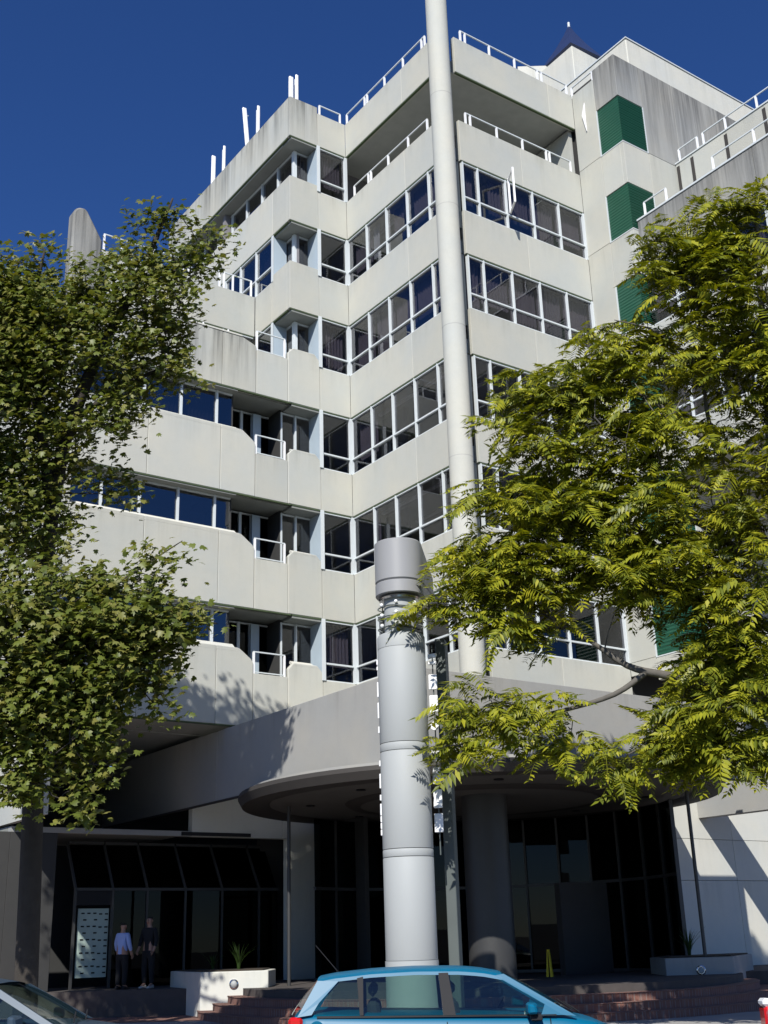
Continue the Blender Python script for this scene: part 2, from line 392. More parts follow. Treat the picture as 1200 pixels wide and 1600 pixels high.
# ---- round corner column
MB().lathe([(.335, 5.4), (.335, 34.5)], 40, -.42+.0, -5.93).build('round_column', 'concrete', B, auto=True)
for z in (9.9, 13.9, 17.9, 21.9, 25.9):
    MB().lathe([(.3365, z), (.3365, z+.012)], 40, -.42, -5.93, cap=False).build('column_joint', 'fascia', B)
MB().lathe([(.56, PLAZA), (.56, 5.0)], 40, -.15, -5.75).build('column_casing', 'mull_d', B, auto=True)  # casing takes the near-black frame colour so its sunlit base reads as shaded
m = MB(); m.box(.19, .36, -5.5, -5.30, 7.35, 28.9); m.build('column_fin', 'soffit', B)
# ---- RF face (w = -5.55, u .55 .. 5.78)
for k in range(7):
    band('w', -5.55, [.55, 4.62, 5.78] if k == 0 else [.55, 3.1, 5.78], S[k], T[k], 'concrete')
mr = [.62, 1.22, 2.36, 3.50, 4.64, 5.78]
for k in range(1, 6):
    z0, z1 = T[k+1], S[k]-.036
    for i in range(5):
        bl = (k == 1 and i <= 2)
        window('w', -5.55, mr[i], mr[i+1], z0, z1, glass='mixed' if bl else 'glass', cur=(k < 3), right_post=False)
    m = MB(); m.box(5.72, 5.778, -5.56, -5.40, z0, z1); m.build('window_post', 'alu', B)
    MB().box(.20, .55, -5.42, -5.0, S[k]-2.4, S[k]).build('corner_return', 'soffit', B)
# an open casement high on the right face
m = MB()
m.box(-.03, .03, -.03, .03, -.65, .62); m.box(-.62, -.56, -.03, .03, -.65, .62); m.box(-.56, -.03, -.025, .025, .56, .62); m.box(-.56, -.03, -.025, .025, -.65, -.60)
o = m.build('open_casement', 'white', B); o.location = (2.37, -5.66, S[1]-.68); o.rotation_euler = (R(0), 0, R(62))
# ---- N corner piece (w = 0, u -2.28 .. -1.15) with raised upstand, recessed glazing
UP = .24
for k in range(7):
    # outline with chamfered shoulders; k=0 is the high parapet
    if k == 0:
        ol = [(-2.28, S[0]), (-1.158, S[0]), (-1.158, T[0]+.24), (-2.28, T[0]+.24)]
        profile_panel('w', 0, ol, 0, .18, 'stained')
    elif k <= 2:
        profile_panel('w', 0, [(-2.28, S[k]), (-1.158, S[k]), (-1.158, T[k]+UP), (-2.28, T[k]+UP)], 0, .18, 'concrete')
    else:
        h = .42
        ol = [(-2.34, S[k]), (-1.158, S[k]), (-1.158, T[k]+h*.5), (-1.36, T[k]+h), (-2.16, T[k]+h), (-2.34, T[k]+h*.55)]
        profile_panel('w', 0, ol, 0, .18, 'concrete', bevel=.02)
        m = MB().extrude([(-2.15, -.004, T[k]+h-.07), (-1.37, -.004, T[k]+h-.07), (-1.40, .30, T[k]+h+.12), (-2.12, .30, T[k]+h+.12)],
                         [(-2.15, .05, T[k]+h-.12), (-1.37, .05, T[k]+h-.12), (-1.40, .34, T[k]+h+.06), (-2.12, .34, T[k]+h+.06)])
        m.build('sloping_cill', 'render', B)
    m = MB(); pbox(m, 'w', 0, -2.25, -1.19, .012, .09, S[k]-.035, S[k]-.001); m.build('drip_edge', 'drip', B)
    if k < 6:
        z0 = T[k+1]+.1; z1 = S[k]-.12
        window('w', .55, -1.75, -1.2, z0, z1, transom=0, cur=(k in (0, 1, 2)), glass='glass', d=.05)
        if k < 3: window('w', .55, -1.78, -1.75-.0, z0, z1, transom=0, cur=False)
        else: window('w', .55, -2.25, -1.75, z0, z1, transom=0, cur=False)
        MB().box(-2.2, -1.2, .03, .56, S[k]-.10, S[k]-.04).build('window_soffit', 'soffit', B)
# LF side of the upper corner (u = -2.28), levels 0..2
band('u', -2.28, [.18, 4.6, 9.6], S[0], T[0]+.24, 'stained')
band('u', -2.28, [.18, 1.15, 4.6, 9.4], S[1], T[1]+UP, 'concrete')
profile_panel('u', -2.28, [(.18, S[2]), (1.15, S[2]), (1.15, T[2]+UP), (.18, T[2]+UP)], 0, .18)
profile_panel('u', -2.28, [(1.166, S[2]), (2.30, S[2]), (2.30, T[2]), (1.166, T[2])], 0, .18)
m = MB(); pbox(m, 'u', -2.28, .2, 2.28, .012, .09, S[2]-.035, S[2]-.001); m.build('drip_edge', 'drip', B)
for i in range(8):
    window('u', -1.78, .55+i*1.13, .55+(i+1)*1.13, T[1]+.1, S[0]-.12, transom=0, cur=True, glass='bluewin' if i > 0 else 'glass', d=.05)
MB().box(-2.22, -1.78, .565, 9.5, S[0]-.10, S[0]-.04).build('window_soffit', 'soffit', B)
for k in (1, 2):
    window('u', -1.78, .55, 1.15, T[k+1]+(.1 if k == 1 else .3), S[k]-.12, transom=0, cur=False, d=.05)
    MB().box(-2.26, -1.75, 1.11, 1.17, T[k+1], S[k]-.036).build('window_reveal', 'reveal', B)
    MB().box(-2.295, -2.262, 1.09, 1.20, T[k+1], S[k]-.036).build('reveal_edge', 'alu', B)
    for i in range(4 if k == 1 else 1):
        window('u', -2.28, 1.2+i*1.12, 1.2+(i+1)*1.12, T[k+1], S[k]-.036, glass='bluewin', cur=True, transom=.62)
    MB().box(-2.2, -1.78, .565, 1.1, S[k]-.10, S[k]-.04).build('window_soffit', 'soffit', B)
    MB().box(-1.70, -1.62, 0.5, 9, T[k+1]-.2, S[k]).build('room_wall', 'room', B) if k == 1 else None
# wing terrace front at level 2 (w = 2.32)
band('w', 2.32, [-7.9, -6.8, -4.6, -2.285], S[2], T[2], 'concrete')
railing('w', 2.32, [-4.75, -3.60, -3.44, -3.10, -2.40], T[2], d=.08, h=.62)
railing('w', 2.32, [-7.7, -7.1, -6.0, -4.95], T[2], d=.08, h=.62)
for i in range(4): window('w', 2.32, -6.9+i*1.15, -6.9+(i+1)*1.15, T[3], S[2]-.036, cur=True)
# ---- left wing (w = 0, u < -2.34), levels 3..6
for k in range(3, 7):
    hi = T[k]+(.30 if k == 3 else .66); mt = 'stained' if k == 3 else 'concrete'
    cuts = [-9.1, -6.95, -4.65]
    for a, e in zip(cuts[:-1], cuts[1:]):
        profile_panel('w', 0, [(a+GAP, S[k]), (e-GAP, S[k]), (e-GAP, hi), (a+GAP, hi)], 0, .20, mt, bevel=.012)
    profile_panel('w', 0, [(-4.65+GAP, S[k]), (-3.49, S[k]), (-3.49, hi-.38 if k > 3 else hi-.2), (-3.56, hi-.28 if k > 3 else hi-.16), (-3.92, hi-.02), (-4.0, hi), (-4.65+GAP, hi)], 0, .20, mt, bevel=.012)
    profile_panel('w', 0, [(-3.474, S[k]), (-2.356, S[k]), (-2.356, T[k]-.02), (-3.474, T[k]-.02)], 0, .18, 'concrete')
    MB().box(-9.1, -2.2, .012, .09, S[k]-.035, S[k]-.001).build('drip_edge', 'drip', B)
    railing('w', 0, [-3.44, -2.44], T[k], d=.07, h=.60 if k > 3 else .66, bottom=True)
    if k > 3:
        # pale sloping cap on the wing parapet
        MB().extrude([(-9.1, -.004, hi-.10), (-4.0, -.004, hi-.10), (-4.0, .30, hi+.16), (-9.1, .30, hi+.16)],
                     [(-9.1, .05, hi-.14), (-4.0, .05, hi-.14), (-4.0, .34, hi+.10), (-9.1, .34, hi+.10)]).build('sloping_cill', 'render', B)
    if k == 3:
        MB().box(-9.1, -4.0, -.02, .22, hi+.001, hi+.05).build('coping', 'render', B)
        for p in (-5.3, -4.45): MB().lathe([(.03, hi+.05), (.03, hi+.12)], 8, p, .05).build('rail_stub', 'white', B)
for k in range(3, 6):
    z0, z1 = T[k+1]+.72, S[k]-.08
    us = [-9.05, -8.12, -6.99, -5.82, -4.65]
    for a, e in zip(us[:-1], us[1:]):
        window('w', .30, a, e, z0, z1, transom=0, cur=(random.random() < .35), glass='bluewin', d=.05, mw=.032)
    window('w', .30, -4.65, -4.10, z0, z1, transom=0, cur=(k == 5), glass='bluewin', d=.05, mw=.032)
    MB().box(-9.1, -4.1, .03, .36, S[k]-.076, S[k]-.04).build('window_soffit', 'soffit', B)
    # recessed balcony: side wall, door frames, dark back
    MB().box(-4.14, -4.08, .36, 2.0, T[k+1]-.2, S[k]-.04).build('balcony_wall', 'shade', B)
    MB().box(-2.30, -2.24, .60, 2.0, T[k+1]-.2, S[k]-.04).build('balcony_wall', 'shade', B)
    for i, (a, e, g) in enumerate(((-4.06, -3.35, 'lobbyglass'), (-3.35, -2.95, 'lobbyglass'), (-2.95, -2.32, 'lobbyglass'))):
        window('w', 1.15, a, e, T[k+1]-.1, S[k]-.1, transom=0, cur=False, glass=g, mw=.045)
    MB().box(-3.0, -2.72, 1.05, 1.10, T[k+1]-.1, S[k]-.15).build('balcony_door', 'reveal', B)
    MB().box(-4.6, -2.0, .0+.19, 2.0, S[k]-.03, S[k]+.12).build('balcony_soffit', 'soffit', B)
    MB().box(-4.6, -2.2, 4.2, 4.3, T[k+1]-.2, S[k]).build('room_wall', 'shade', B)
MB().box(-9.28, -9.11, 0, 9.2, 4.8, 19.2).build('end_wall', 'concrete', B)
# ---- floor slabs / rooms / roof
for k in range(7):
    zt = S[k]+.10
    MB().box(.20, 15.5, -5.35, 12, zt, zt+.45).build('floor_slab', 'ceil', B)
    if k >= 0: MB().box(-2.08, .18, .19, 9.2, zt, zt+.45).build('floor_slab', 'ceil', B)
    if k >= 2: MB().box(-9 if k > 2 else -7.8, -2.10, 2.55, 9.2, zt, zt+.45).build('floor_slab', 'ceil', B)
    if k >= 3: MB().box(-9.1, -2.10, .21, 2.54, zt+.02, zt+.45).build('floor_slab', 'ceil', B)
    if k < 6:
        zb = T[k+1]-.9
        for q in range(4 if k else 0): MB().box(.7+q*1.35, .85+q*1.35, -4.9, -.5, zt-.05, zt-.002).build('ceiling_fitting', 'white', B)
        if k: MB().box(4.6, 4.75, -2.2, 8, zb, zt).build('room_wall', 'room', B)
        if k: MB().box(4.75, 15, -1.3, -1.1, zb, zt).build('room_wall', 'room', B)
        if k > 0: MB().box(1.1, 1.22, -1.4, -.2, zb, zt).build('partition', 'room', B)
        MB().box(-2.0, 4.6, 5.2, 5.4, zb, zt).build('room_wall', 'room', B)
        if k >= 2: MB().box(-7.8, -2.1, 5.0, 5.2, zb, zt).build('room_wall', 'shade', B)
# ---- tower with green louvred corner bays (u 5.78.., w -7.56)
UT, WT = 5.78, -7.56
MB().box(UT+.16, 20, WT+.16, 4, 9.2, T[0]+.25).build('tower_core', 'shade', B)
BW, BU = 1.0, 1.2
lev = [(S[0]+.06, T[0]+.35)]+[((S[k] if k < 6 else 8.3)+.02, T[k]+.12) for k in range(1, 7)]
for k in range(7):
    z0, z1 = lev[k]
    # wall between bays
    mt = 'stained' if k == 0 else 'concrete'
    if k == 0: mt = 'heavy'
    profile_panel('u', UT, [(WT+.15, z0), (WT+BW-.006, z0), (WT+BW-.006, z1), (WT+.15, z1)], 0, .15, mt, name='concrete_panel')
    profile_panel('w', WT, [(UT, z0), (UT+BU-.006, z0), (UT+BU-.006, z1), (UT, z1)], 0, .15, mt)
for k in range(6):
    z0, z1 = lev[k+1][1], lev[k][0]
    m = MB(); m.box(UT+.03, UT+BU-.01, WT+.03, WT+BW-.01, z0+.002, z1-.002)
    g = m.build('louvre_bay', 'green', B)
    n = 26
    sl_ = MB()
    for i in range(n):
        z = z0+(i+.5)*(z1-z0)/n
        sl_.extrude([(UT+.005, WT+.004, z-.03), (UT+BU-.02, WT+.004, z-.03), (UT+BU-.02, WT+.028, z+.03), (UT+.029, WT+.028, z+.03)],
                    [(UT+.006, WT+.006, z-.045), (UT+BU-.02, WT+.006, z-.045), (UT+BU-.02, WT+.029, z+.015), (UT+.029, WT+.029, z+.015)])
    sl_.build('louvre_blade', 'green', g)['kind'] = 'stuff'
    m = MB(); m.box(UT-.012, UT+.04, WT-.012, WT+BW, z0-.03, z0+.001); m.box(UT+.04, UT+BU, WT-.012, WT+.04, z0-.03, z0+.001)
    m.box(UT-.008, UT+.03, WT+BW-.03, WT+BW+.0, z0+.001, z1); m.box(UT+BU-.03, UT+BU, WT-.008, WT+.03, z0+.001, z1)
    m.build('bay_frame', 'alu', B)
for k in range(7):   # plain wall strips, one panel a storey
    z0 = T[k+1]+.12 if k < 6 else 8.6; z1 = (T[0]+.0) if k == 0 else T[k]+.112
    profile_panel('u', UT, [(WT+BW+.006, z0), (-5.552, z0), (-5.552, z1), (WT+BW+.006, z1)], 0, .15, 'concrete')
    zz = (T[0]+.35) if k == 0 else T[k]+.112
    for a, e in ((UT+BU+.006, 8.6), (8.61, 10.9), (10.91, 13.2), (13.21, 20)):
        profile_panel('w', WT, [(a, z0), (e, z0), (e, zz), (a, zz)], 0, .15, 'heavy' if k == 0 else 'concrete')
# end return closing the loggia
MB().box(5.62, 5.775, -5.36, -3.2, T[1], S[0]).build('loggia_return', 'concrete', B)
MB().box(UT-.03, 20, -5.30, -5.20, 7.35, 28.8).build('party_wall', 'shade', B)
railing('u', UT, [-6.5, -5.50], T[0]-.02, d=.08, h=.42)
# hoist bracket on tower wall (bright bent plate)
m = MB(); m.extrude([(UT-.02, -6.12, 28.35), (UT-.02, -5.98, 27.9), (UT-.02, -6.10, 27.2)], [(UT-.05, -6.12, 28.35), (UT-.07, -5.98, 27.9), (UT-.05, -6.10, 27.2)])
m.build('wall_bracket', 'white', B)
# penthouses
MB().box(7.28, 15.0, -6.95, -3.0, 27.5, 31.24).build('penthouse', 'render', B, bevel=.03)
MB().box(7.25, 15.03, -6.98, -2.97, 31.242, 31.29).build('penthouse_coping', 'alu', B)
MB().box(9.34, 16.0, -2.55, 4.0, 27.5, 35.25).build('penthouse', 'render', B, bevel=.03)
# ---- right wing: upper set-back storey and terrace below
UW = 8.28
cuts = [-7.57, -8.25, -9.65, -11.15, -13.4, -16, -19]
cuts = cuts[::-1]
band('u', UW, cuts, 24.3, 25.92, 'concrete', drip=False)
for p in (-7.66, -8.25, -9.65, -11.15):
    MB().box(UW-.015, UW-.001, p-.07, p+.05, 24.4, 25.8).build('rust_stain_strip', 'sofdark', B)
MB().box(UW-.03, UW+.2, -19, -7.57, 25.922, 25.97).build('coping', 'alu', B)
railing('u', UW, [-19, -17.2, -15.4, -13.8, -12.3, -10.9, -9.66, -8.75, ], 25.97, d=.08, h=.5)
railing('u', UW, [-8.5, -7.72], 25.97, d=.08, h=.5)
MB().box(UW+.2, 16, -19, -7.6, 22.5, 25.5).build('wing_block', 'shade', B)
UV = 6.0
zs = [22.86]+[T[k] for k in range(3, 7)]
for j, k in enumerate(range(2, 5)):
    z0, z1 = S[k], zs[j]
    cc = [-19.0, -16.6, -14.3, -12.0, -9.8, -7.57]
    band('u', UV, cc, z0, z1, 'heavy' if k == 2 else 'concrete')
    band('w', -19.0, [UV+.18, 10, 14, 16], z0, z1, 'concrete')
    MB().box(UV+.2, 16, -18.8, -7.6, z0+.1, z0+.5).build('floor_slab', 'ceil', B)
    if k < 4:
        for i in range(10):
            window('u', UV, -18.9+i*1.13, -18.9+(i+1)*1.13, zs[j+1], z0-.036, cur=(random.random() < .4), glass='glass')
        MB().box(UV+3, UV+3.1, -18.8, -7.6, zs[j+1]-.4, z0+.1).build('room_wall', 'shade', B)
MB().box(UV-.03, UV+.2, -19, -7.57, 22.862, 22.92).build('coping', 'alu', B)
railing('u', UV, [-8.75, -7.86], 22.92, d=.08, h=.5)
railing('u', UV, [-18.5, -16.9, -15.3, -13.7, -12.1, -10.6], 22.92, d=.08, h=.5)
# ---- entrance canopy
CZ0, CZ1 = 5.36, 7.24
CU, CW = -4.31, -8.59
profile_panel('u', CU, [(CW, CZ0), (.5, CZ0), (.5, CZ1), (CW, CZ1)], 0, .22, 'fascia', 'canopy_fascia')
profile_panel('u', CU, [(.51, CZ0), (16, CZ0), (16, CZ1), (.51, CZ1)], 0, .22, 'fascia', 'canopy_fascia')
profile_panel('w', CW, [(CU+.222, CZ0), (6.6, CZ0), (6.6, CZ1), (CU+.222, CZ1)], 0, .22, 'fascia', 'canopy_fascia')
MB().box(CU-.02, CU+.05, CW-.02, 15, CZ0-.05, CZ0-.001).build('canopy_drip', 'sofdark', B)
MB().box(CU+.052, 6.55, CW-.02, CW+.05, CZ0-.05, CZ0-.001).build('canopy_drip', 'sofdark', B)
# ---- round disc ceiling
dx, dy = .84, -4.37
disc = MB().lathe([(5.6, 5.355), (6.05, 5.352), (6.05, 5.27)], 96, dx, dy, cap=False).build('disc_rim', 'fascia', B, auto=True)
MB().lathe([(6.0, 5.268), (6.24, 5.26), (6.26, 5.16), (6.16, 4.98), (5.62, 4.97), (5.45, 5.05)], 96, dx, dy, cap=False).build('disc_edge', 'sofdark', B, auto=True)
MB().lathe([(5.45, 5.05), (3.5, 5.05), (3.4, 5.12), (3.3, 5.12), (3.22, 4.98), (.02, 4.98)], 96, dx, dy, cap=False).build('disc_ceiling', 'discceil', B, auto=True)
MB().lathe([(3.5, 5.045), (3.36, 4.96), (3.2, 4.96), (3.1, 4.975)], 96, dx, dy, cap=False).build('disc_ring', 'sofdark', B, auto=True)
for i in range(8):
    t = i*math.pi/4+.2
    MB().lathe([(.12, 5.02), (.11, 5.045)], 14, dx+4.4*math.cos(t), dy+4.4*math.sin(t)).build('downlight', 'dark', B)
# two slim posts under the disc
for a in (R(-4.95), R(13.75)):
    q = Vector((31.0*math.sin(a), 31.0*math.cos(a), 0))
    dxy = Vector((q.x-IX, q.y-IY)); u = dxy.x*math.sin(R(54.4))+dxy.y*math.cos(R(54.4)); w = -dxy.x*math.sin(R(35.6))+dxy.y*math.cos(R(35.6))
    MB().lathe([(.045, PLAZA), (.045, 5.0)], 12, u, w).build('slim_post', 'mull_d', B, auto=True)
# ---- curved lobby glazing
RG = 5.0; N = 13
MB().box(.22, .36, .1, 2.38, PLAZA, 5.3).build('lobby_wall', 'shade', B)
a0 = R(180-35.6+60); a1 = R(360-35.6+25)
a0 = math.atan2(2.5-dy, -2.2-dx); a0 = R(125); a1 = R(125+230)
ang = [a0+(a1-a0)*i/N for i in range(N+1)]
# glazing sits on the arc behind the column, i.e. the far part of the circle
for i in range(N):
    t0 = R(-35)+R(153)*i/N; t1 = R(-35)+R(153)*(i+1)/N
    p0 = Vector((dx+RG*math.cos(t0), dy+RG*math.sin(t0), 0)); p1 = Vector((dx+RG*math.cos(t1), dy+RG*math.sin(t1), 0))
    ctr = (p0+p1)/2; L = (p1-p0).length; rz = math.atan2(p1.y-p0.y, p1.x-p0.x)
    m = MB(); m.box(-L/2-.03, -L/2+.03, -.05, .05, PLAZA, 4.95); m.box(-L/2+.03, L/2-.03, -.04, .04, 3.05, 3.13); m.box(-L/2+.03, L/2-.03, -.04, .04, PLAZA, PLAZA+.08)
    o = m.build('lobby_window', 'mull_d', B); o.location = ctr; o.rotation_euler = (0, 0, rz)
    for za, zb in ((PLAZA+.08, 3.05), (3.13, 4.95)):
        inst('pane', pane_mesh('lobbyglass'), o, (0, 0, (za+zb)/2), (R(random.uniform(-.4, .4)), 0, 0), (L-.06, .01, zb-za))
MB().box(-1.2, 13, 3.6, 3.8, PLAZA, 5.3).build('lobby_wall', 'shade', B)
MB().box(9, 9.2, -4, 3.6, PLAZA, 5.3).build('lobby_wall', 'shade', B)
MB().box(3.25, 5.0, -4.6, -4.4, PLAZA, 3.0).build('lobby_desk_wall', 'sofdark', B)
# ---- left arcade
WA = 2.4
profile_panel('w', WA, [(CU+.24, 4.60), (-1.13, 4.60), (-1.13, 7.3), (CU+.24, 7.3)], 0, .25, 'render', 'arcade_beam')
profile_panel('w', WA, [(-.95, PLAZA), (.2, PLAZA), (.2, 7.3), (-1.125, 7.3), (-1.125, 4.6), (-.95, 4.6)], 0, .25, 'render', 'pier')
profile_panel('w', WA, [(-9.2, PLAZA), (-7.95, PLAZA), (-7.95, 4.598), (-9.2, 4.598)], 0, .3, 'shade', 'pier')
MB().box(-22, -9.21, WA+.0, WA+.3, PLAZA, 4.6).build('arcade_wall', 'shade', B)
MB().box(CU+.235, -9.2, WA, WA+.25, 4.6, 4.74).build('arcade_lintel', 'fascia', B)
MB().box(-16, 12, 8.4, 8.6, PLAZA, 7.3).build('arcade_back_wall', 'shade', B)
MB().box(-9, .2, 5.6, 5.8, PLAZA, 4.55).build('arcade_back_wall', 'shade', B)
MB().box(-4.4, -2.2, WA-.03, WA-.005, 4.62, 4.72).build('vent_slot', 'dark', B)
us = [-7.2, -6.15, -5.15, -4.0, -2.85, -1.65, -1.0]
for i in range(len(us)-1):
    a, e = us[i], us[i+1]
    m = MB(); zt, zk = 4.45, 3.22
    m.extrude([(a-.03, WA+1.3, zt), (a+.03, WA+1.3, zt), (a+.03, WA+.5, zk), (a-.03, WA+.5, zk)], [(a-.03, WA+1.22, zt), (a+.03, WA+1.22, zt), (a+.03, WA+.42, zk), (a-.03, WA+.42, zk)])
    m.box(a-.03, a+.03, WA+.42, WA+.5, PLAZA, zk-.001); m.box(a+.03, e-.03, WA+.40, WA+.5, zk-.05, zk+.02)
    m.box(a+.03, e-.03, WA+1.2, WA+1.32, zt-.02, zt+.05)
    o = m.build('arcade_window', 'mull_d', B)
    L = math.hypot(.8, zt-zk)
    inst('pane', pane_mesh('lobbyglass'), o, ((a+e)/2, WA+.88, (zt+zk)/2), (math.atan2(zt-zk, .8)-math.pi/2, 0, 0), (e-a-.07, .01, L-.1))
    if i > 0: inst('pane', pane_mesh('lobbyglass'), o, ((a+e)/2, WA+.46, (PLAZA+zk-.05)/2), (0, 0, 0), (e-a-.07, .01, zk-.06-PLAZA))
    else:
        MB().box(a+.03, e-.03, WA+.42, WA+.5, 2.80, 3.16).build('door_head', 'dark', o)
# ---- right-hand lit wall behind the disc, beam above
for j, (z0, z1) in enumerate(((PLAZA, 3.05), (3.06, 4.20), (4.21, 7.0))):
    for a, e in ((7.4, 10.0), (10.01, 12.6), (12.61, 18)):
        profile_panel('w', -5.0, [(a, z0), (e, z0), (e, z1), (a, z1)], 0, .2, 'render', 'wall_panel')
MB().box(7.25, 7.39, -5.0, 3.5, PLAZA, 5.3).build('side_wall', 'shade', B)
MB().box(8.6, 9.0, -10.8, -5.02, 4.8, 6.0).build('cross_beam', 'fascia', B)
# recess walls above canopy / behind; undercroft colour blackened to stand for open shadow
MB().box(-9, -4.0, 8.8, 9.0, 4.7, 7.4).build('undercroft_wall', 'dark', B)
MB().box(-9.2, CU-.03, WA+.3, 8.7, 4.62, 4.75).build('arcade_roof', 'soffit', B)
MB().box(.02, .25, -5.3, 2.38, 5.38, 7.34).build('lower_wall', 'render', B)
MB().box(.6, 5.7, -5.5, -5.3, 5.38, 7.34).build('lower_wall', 'render', B)
for q in (-.6, 1.9, 4.4): MB().box(q, q+.2, -8.36, -5.52, 5.6, 5.95).build('canopy_beam', 'fascia', B)
for q in (-6.5, -3.6, -1.0): MB().box(-4.08, .0, q, q+.2, 5.6, 5.95).build('canopy_beam', 'fascia', B)

# ------------------------------------------------------------------ plaza and curved steps
dc = wpt(dx, dy)
def disc_slab(name, r, z0, z1, mat):
    return MB().lathe([(r, z0), (r, z1)], 120, dc.x, dc.y).build(name, mat)
for i, r in enumerate((7.15, 6.8, 6.45)):
    z0 = PATH+.155*i+(.004 if i == 0 else 0); z1 = PATH+.155*(i+1)
    o = MB().lathe([(r, PATH+.155*i if i else PATH), (r, z1-.012)], 120, dc.x, dc.y).build('step', 'brick'); o['kind'] = 'structure'
    o2 = MB().lathe([(r+.015, z1-.011), (r+.015, z1)], 120, dc.x, dc.y).build('step_tread', 'brick'); o2['kind'] = 'structure'
o = disc_slab('plaza', 6.1, PATH+.3, PLAZA, 'plaza'); o['kind'] = 'structure'
o = MB().box(-40, 40, 31.3, 70, PATH, PLAZA-.004).build('terrace', 'plaza'); o['kind'] = 'structure'

# ------------------------------------------------------------------ planters
def planter(loc, mir, label, side_mat='render'):
    P = empty('planter', loc); tag(P, label, 'planter')
    s = mir
    h = 1.0
    fr = [(0, 0), (1.62, 0), (1.62, 1.8), (-1.2, 2.9), (-1.22, 2.75)]
    pts = [(s*x, y) for x, y in fr]
    if s < 0: pts = pts[::-1]
    inner = []
    cx = sum(p[0] for p in pts)/5; cy = sum(p[1] for p in pts)/5
    MB().extrude([(x, y, 0) for x, y in pts], [(x, y, h) for x, y in pts]).build('planter_wall', side_mat, P, bevel=.015)
    MB().extrude([(cx+(x-cx)*.9, cy+(y-cy)*.9, h+.002) for x, y in pts], [(cx+(x-cx)*.9, cy+(y-cy)*.9, h+.03) for x, y in pts]).build('soil', 'soil', P)
    L = MB().lathe([(.11, 0), (.11, .03), (.085, .045), (.085, .03)], 24).build('bulkhead_light', 'chrome', P, auto=True)
    L.location = (s*.80, -.001, .72); L.rotation_euler = (R(90), 0, 0)
    g = MB().lathe([(.084, .02), (.06, .045), (.001, .055)], 20).build('lens', 'totem', L, smooth=True)
    return P
planter((-4.72, 30.1, PATH), 1, 'white rendered planter box with a round light, left of the red brick steps')
planter((7.95, 29.8, PATH), -1, 'planter box greyed for shade at the right end of the curved steps', 'fascia')  # same planter as the left one, its colour greyed to carry the shade

def spiky(loc, h, label, n=26, name='flax_plant', spread=.6):
    m = MB()
    for i in range(n):
        a = random.uniform(0, 6.28); l = h*random.uniform(.6, 1); t = random.uniform(.15, spread); w = .022
        d = Vector((math.cos(a), math.sin(a), 0)); s = Vector((-d.y, d.x, 0))*w; pts = []
        for j in range(5):
            q = j/4; p = d*(l*t*q*q*1.3+.03)+Vector((0, 0, l*(q-.35*t*q*q))); k = (1-q)**.6
            pts += [p+s*k, p-s*k+Vector((0, 0, .005))]
        m.poly(pts, [(2*j, 2*j+1, 2*j+3, 2*j+2) for j in range(4)])
    o = m.build(name, 'shrub'); o.location = loc; tag(o, label, 'plant'); return o
spiky((-3.95, 31.2, PATH+1.02), .75, 'upright green strap-leaved plant growing in the white planter')
spiky((-4.7, 31.9, PATH+1.02), .5, 'smaller dark strap-leaved plant towards the back of the white planter', 18)
spiky((7.2, 31.0, PATH+1.02), .8, 'strap-leaved plant growing in the shaded right planter', 24)

# ------------------------------------------------------------------ totem
def ray(px, py):
    d = Fw*FPX+Xc*(px-600)-Uc*(py-800); return d/math.hypot(d.x, d.y)
TX = empty('street_totem', (0.232, 20.4, PATH), R(-12))
tag(TX, 'tall pale grey cylindrical totem with capped head and white side plates behind the blue car', 'street totem')
def stad(mb, r, L, z0, z1, slope=0, n=28):
    """half-round front facing -y with straight sides running back by L; top drops by slope at the back"""
    pts = [(r*math.cos(t), r*math.sin(t)) for t in [math.pi+math.pi*i/n for i in range(n+1)]]
    pts = pts+[(r, L), (-r, L)]
    zt = lambda y: z1-(slope*max(0, y)/L if L else 0)
    mb.extrude([(x, y, z0) for x, y in pts], [(x, y, zt(y)) for x, y in pts]); return mb
b0 = PATH
MB().lathe([(.435, 0), (.435, 1.26)], 48).build('body_section', 'totem', TX, auto=True)
for z0, z1 in ((1.265, 2.86), (2.87, 2.99), (3.0, 4.60), (4.61, 4.74), (4.75, 6.40)):
    MB().lathe([(.42, z0), (.425, z0+.01), (.425, z1-.01), (.42, z1)], 48).build('body_section', 'totem', TX, auto=True)
MB().lathe([(.425, 6.405), (.425, 6.62), (.40, 6.66), (.30, 6.665)], 48).build('body_collar', 'totem', TX, auto=True)
MB().lathe([(.285, 6.66), (.285, 7.35)], 40).build('neck', 'totem', TX, auto=True)
for z in (6.78, 6.97, 7.16):
    ring = MB(); ring.tube([(.315*math.cos(t), .315*math.sin(t), z+.02*math.sin(t*2)) for t in [i*math.pi/16 for i in range(33)]], .013, 6)
    for s in (-1, 1):
        ring.tube([(s*(.31+.10*math.sin(math.pi*i/8)), .02, z+.10*(i/8)-.02) for i in range(9)], .012, 6)
    ring.build('neck_ring', 'tot_dark', TX, smooth=True)
    for s in (-1, 0, 1):
        a = R(-90+s*62); g = MB().lathe([(.001, -.035), (.025, -.025), (.035, 0), (.025, .025), (.001, .035)], 12).build('globe', 'white', TX, smooth=True)
        g.location = (.34*math.cos(a), .34*math.sin(a), z+.06)
MB().lathe([(.36, 7.30), (.38, 7.33), (.36, 7.36)], 40).build('neck_flange', 'chrome', TX, auto=True)
hd = empty('head', (0, 0, 0)); hd.parent = TX; hd.rotation_euler = (0, 0, R(-2))
hm = MB(); stad(hm, .43, 1.0, 7.38, 7.61, 0); hm.build('head_skirt', 'totem_head', hd, auto=True, bevel=.012)
hm = MB(); stad(hm, .43, 1.0, 7.615, 8.40, .42); hm.build('head_hood', 'totem_head', hd, auto=True, bevel=.03)
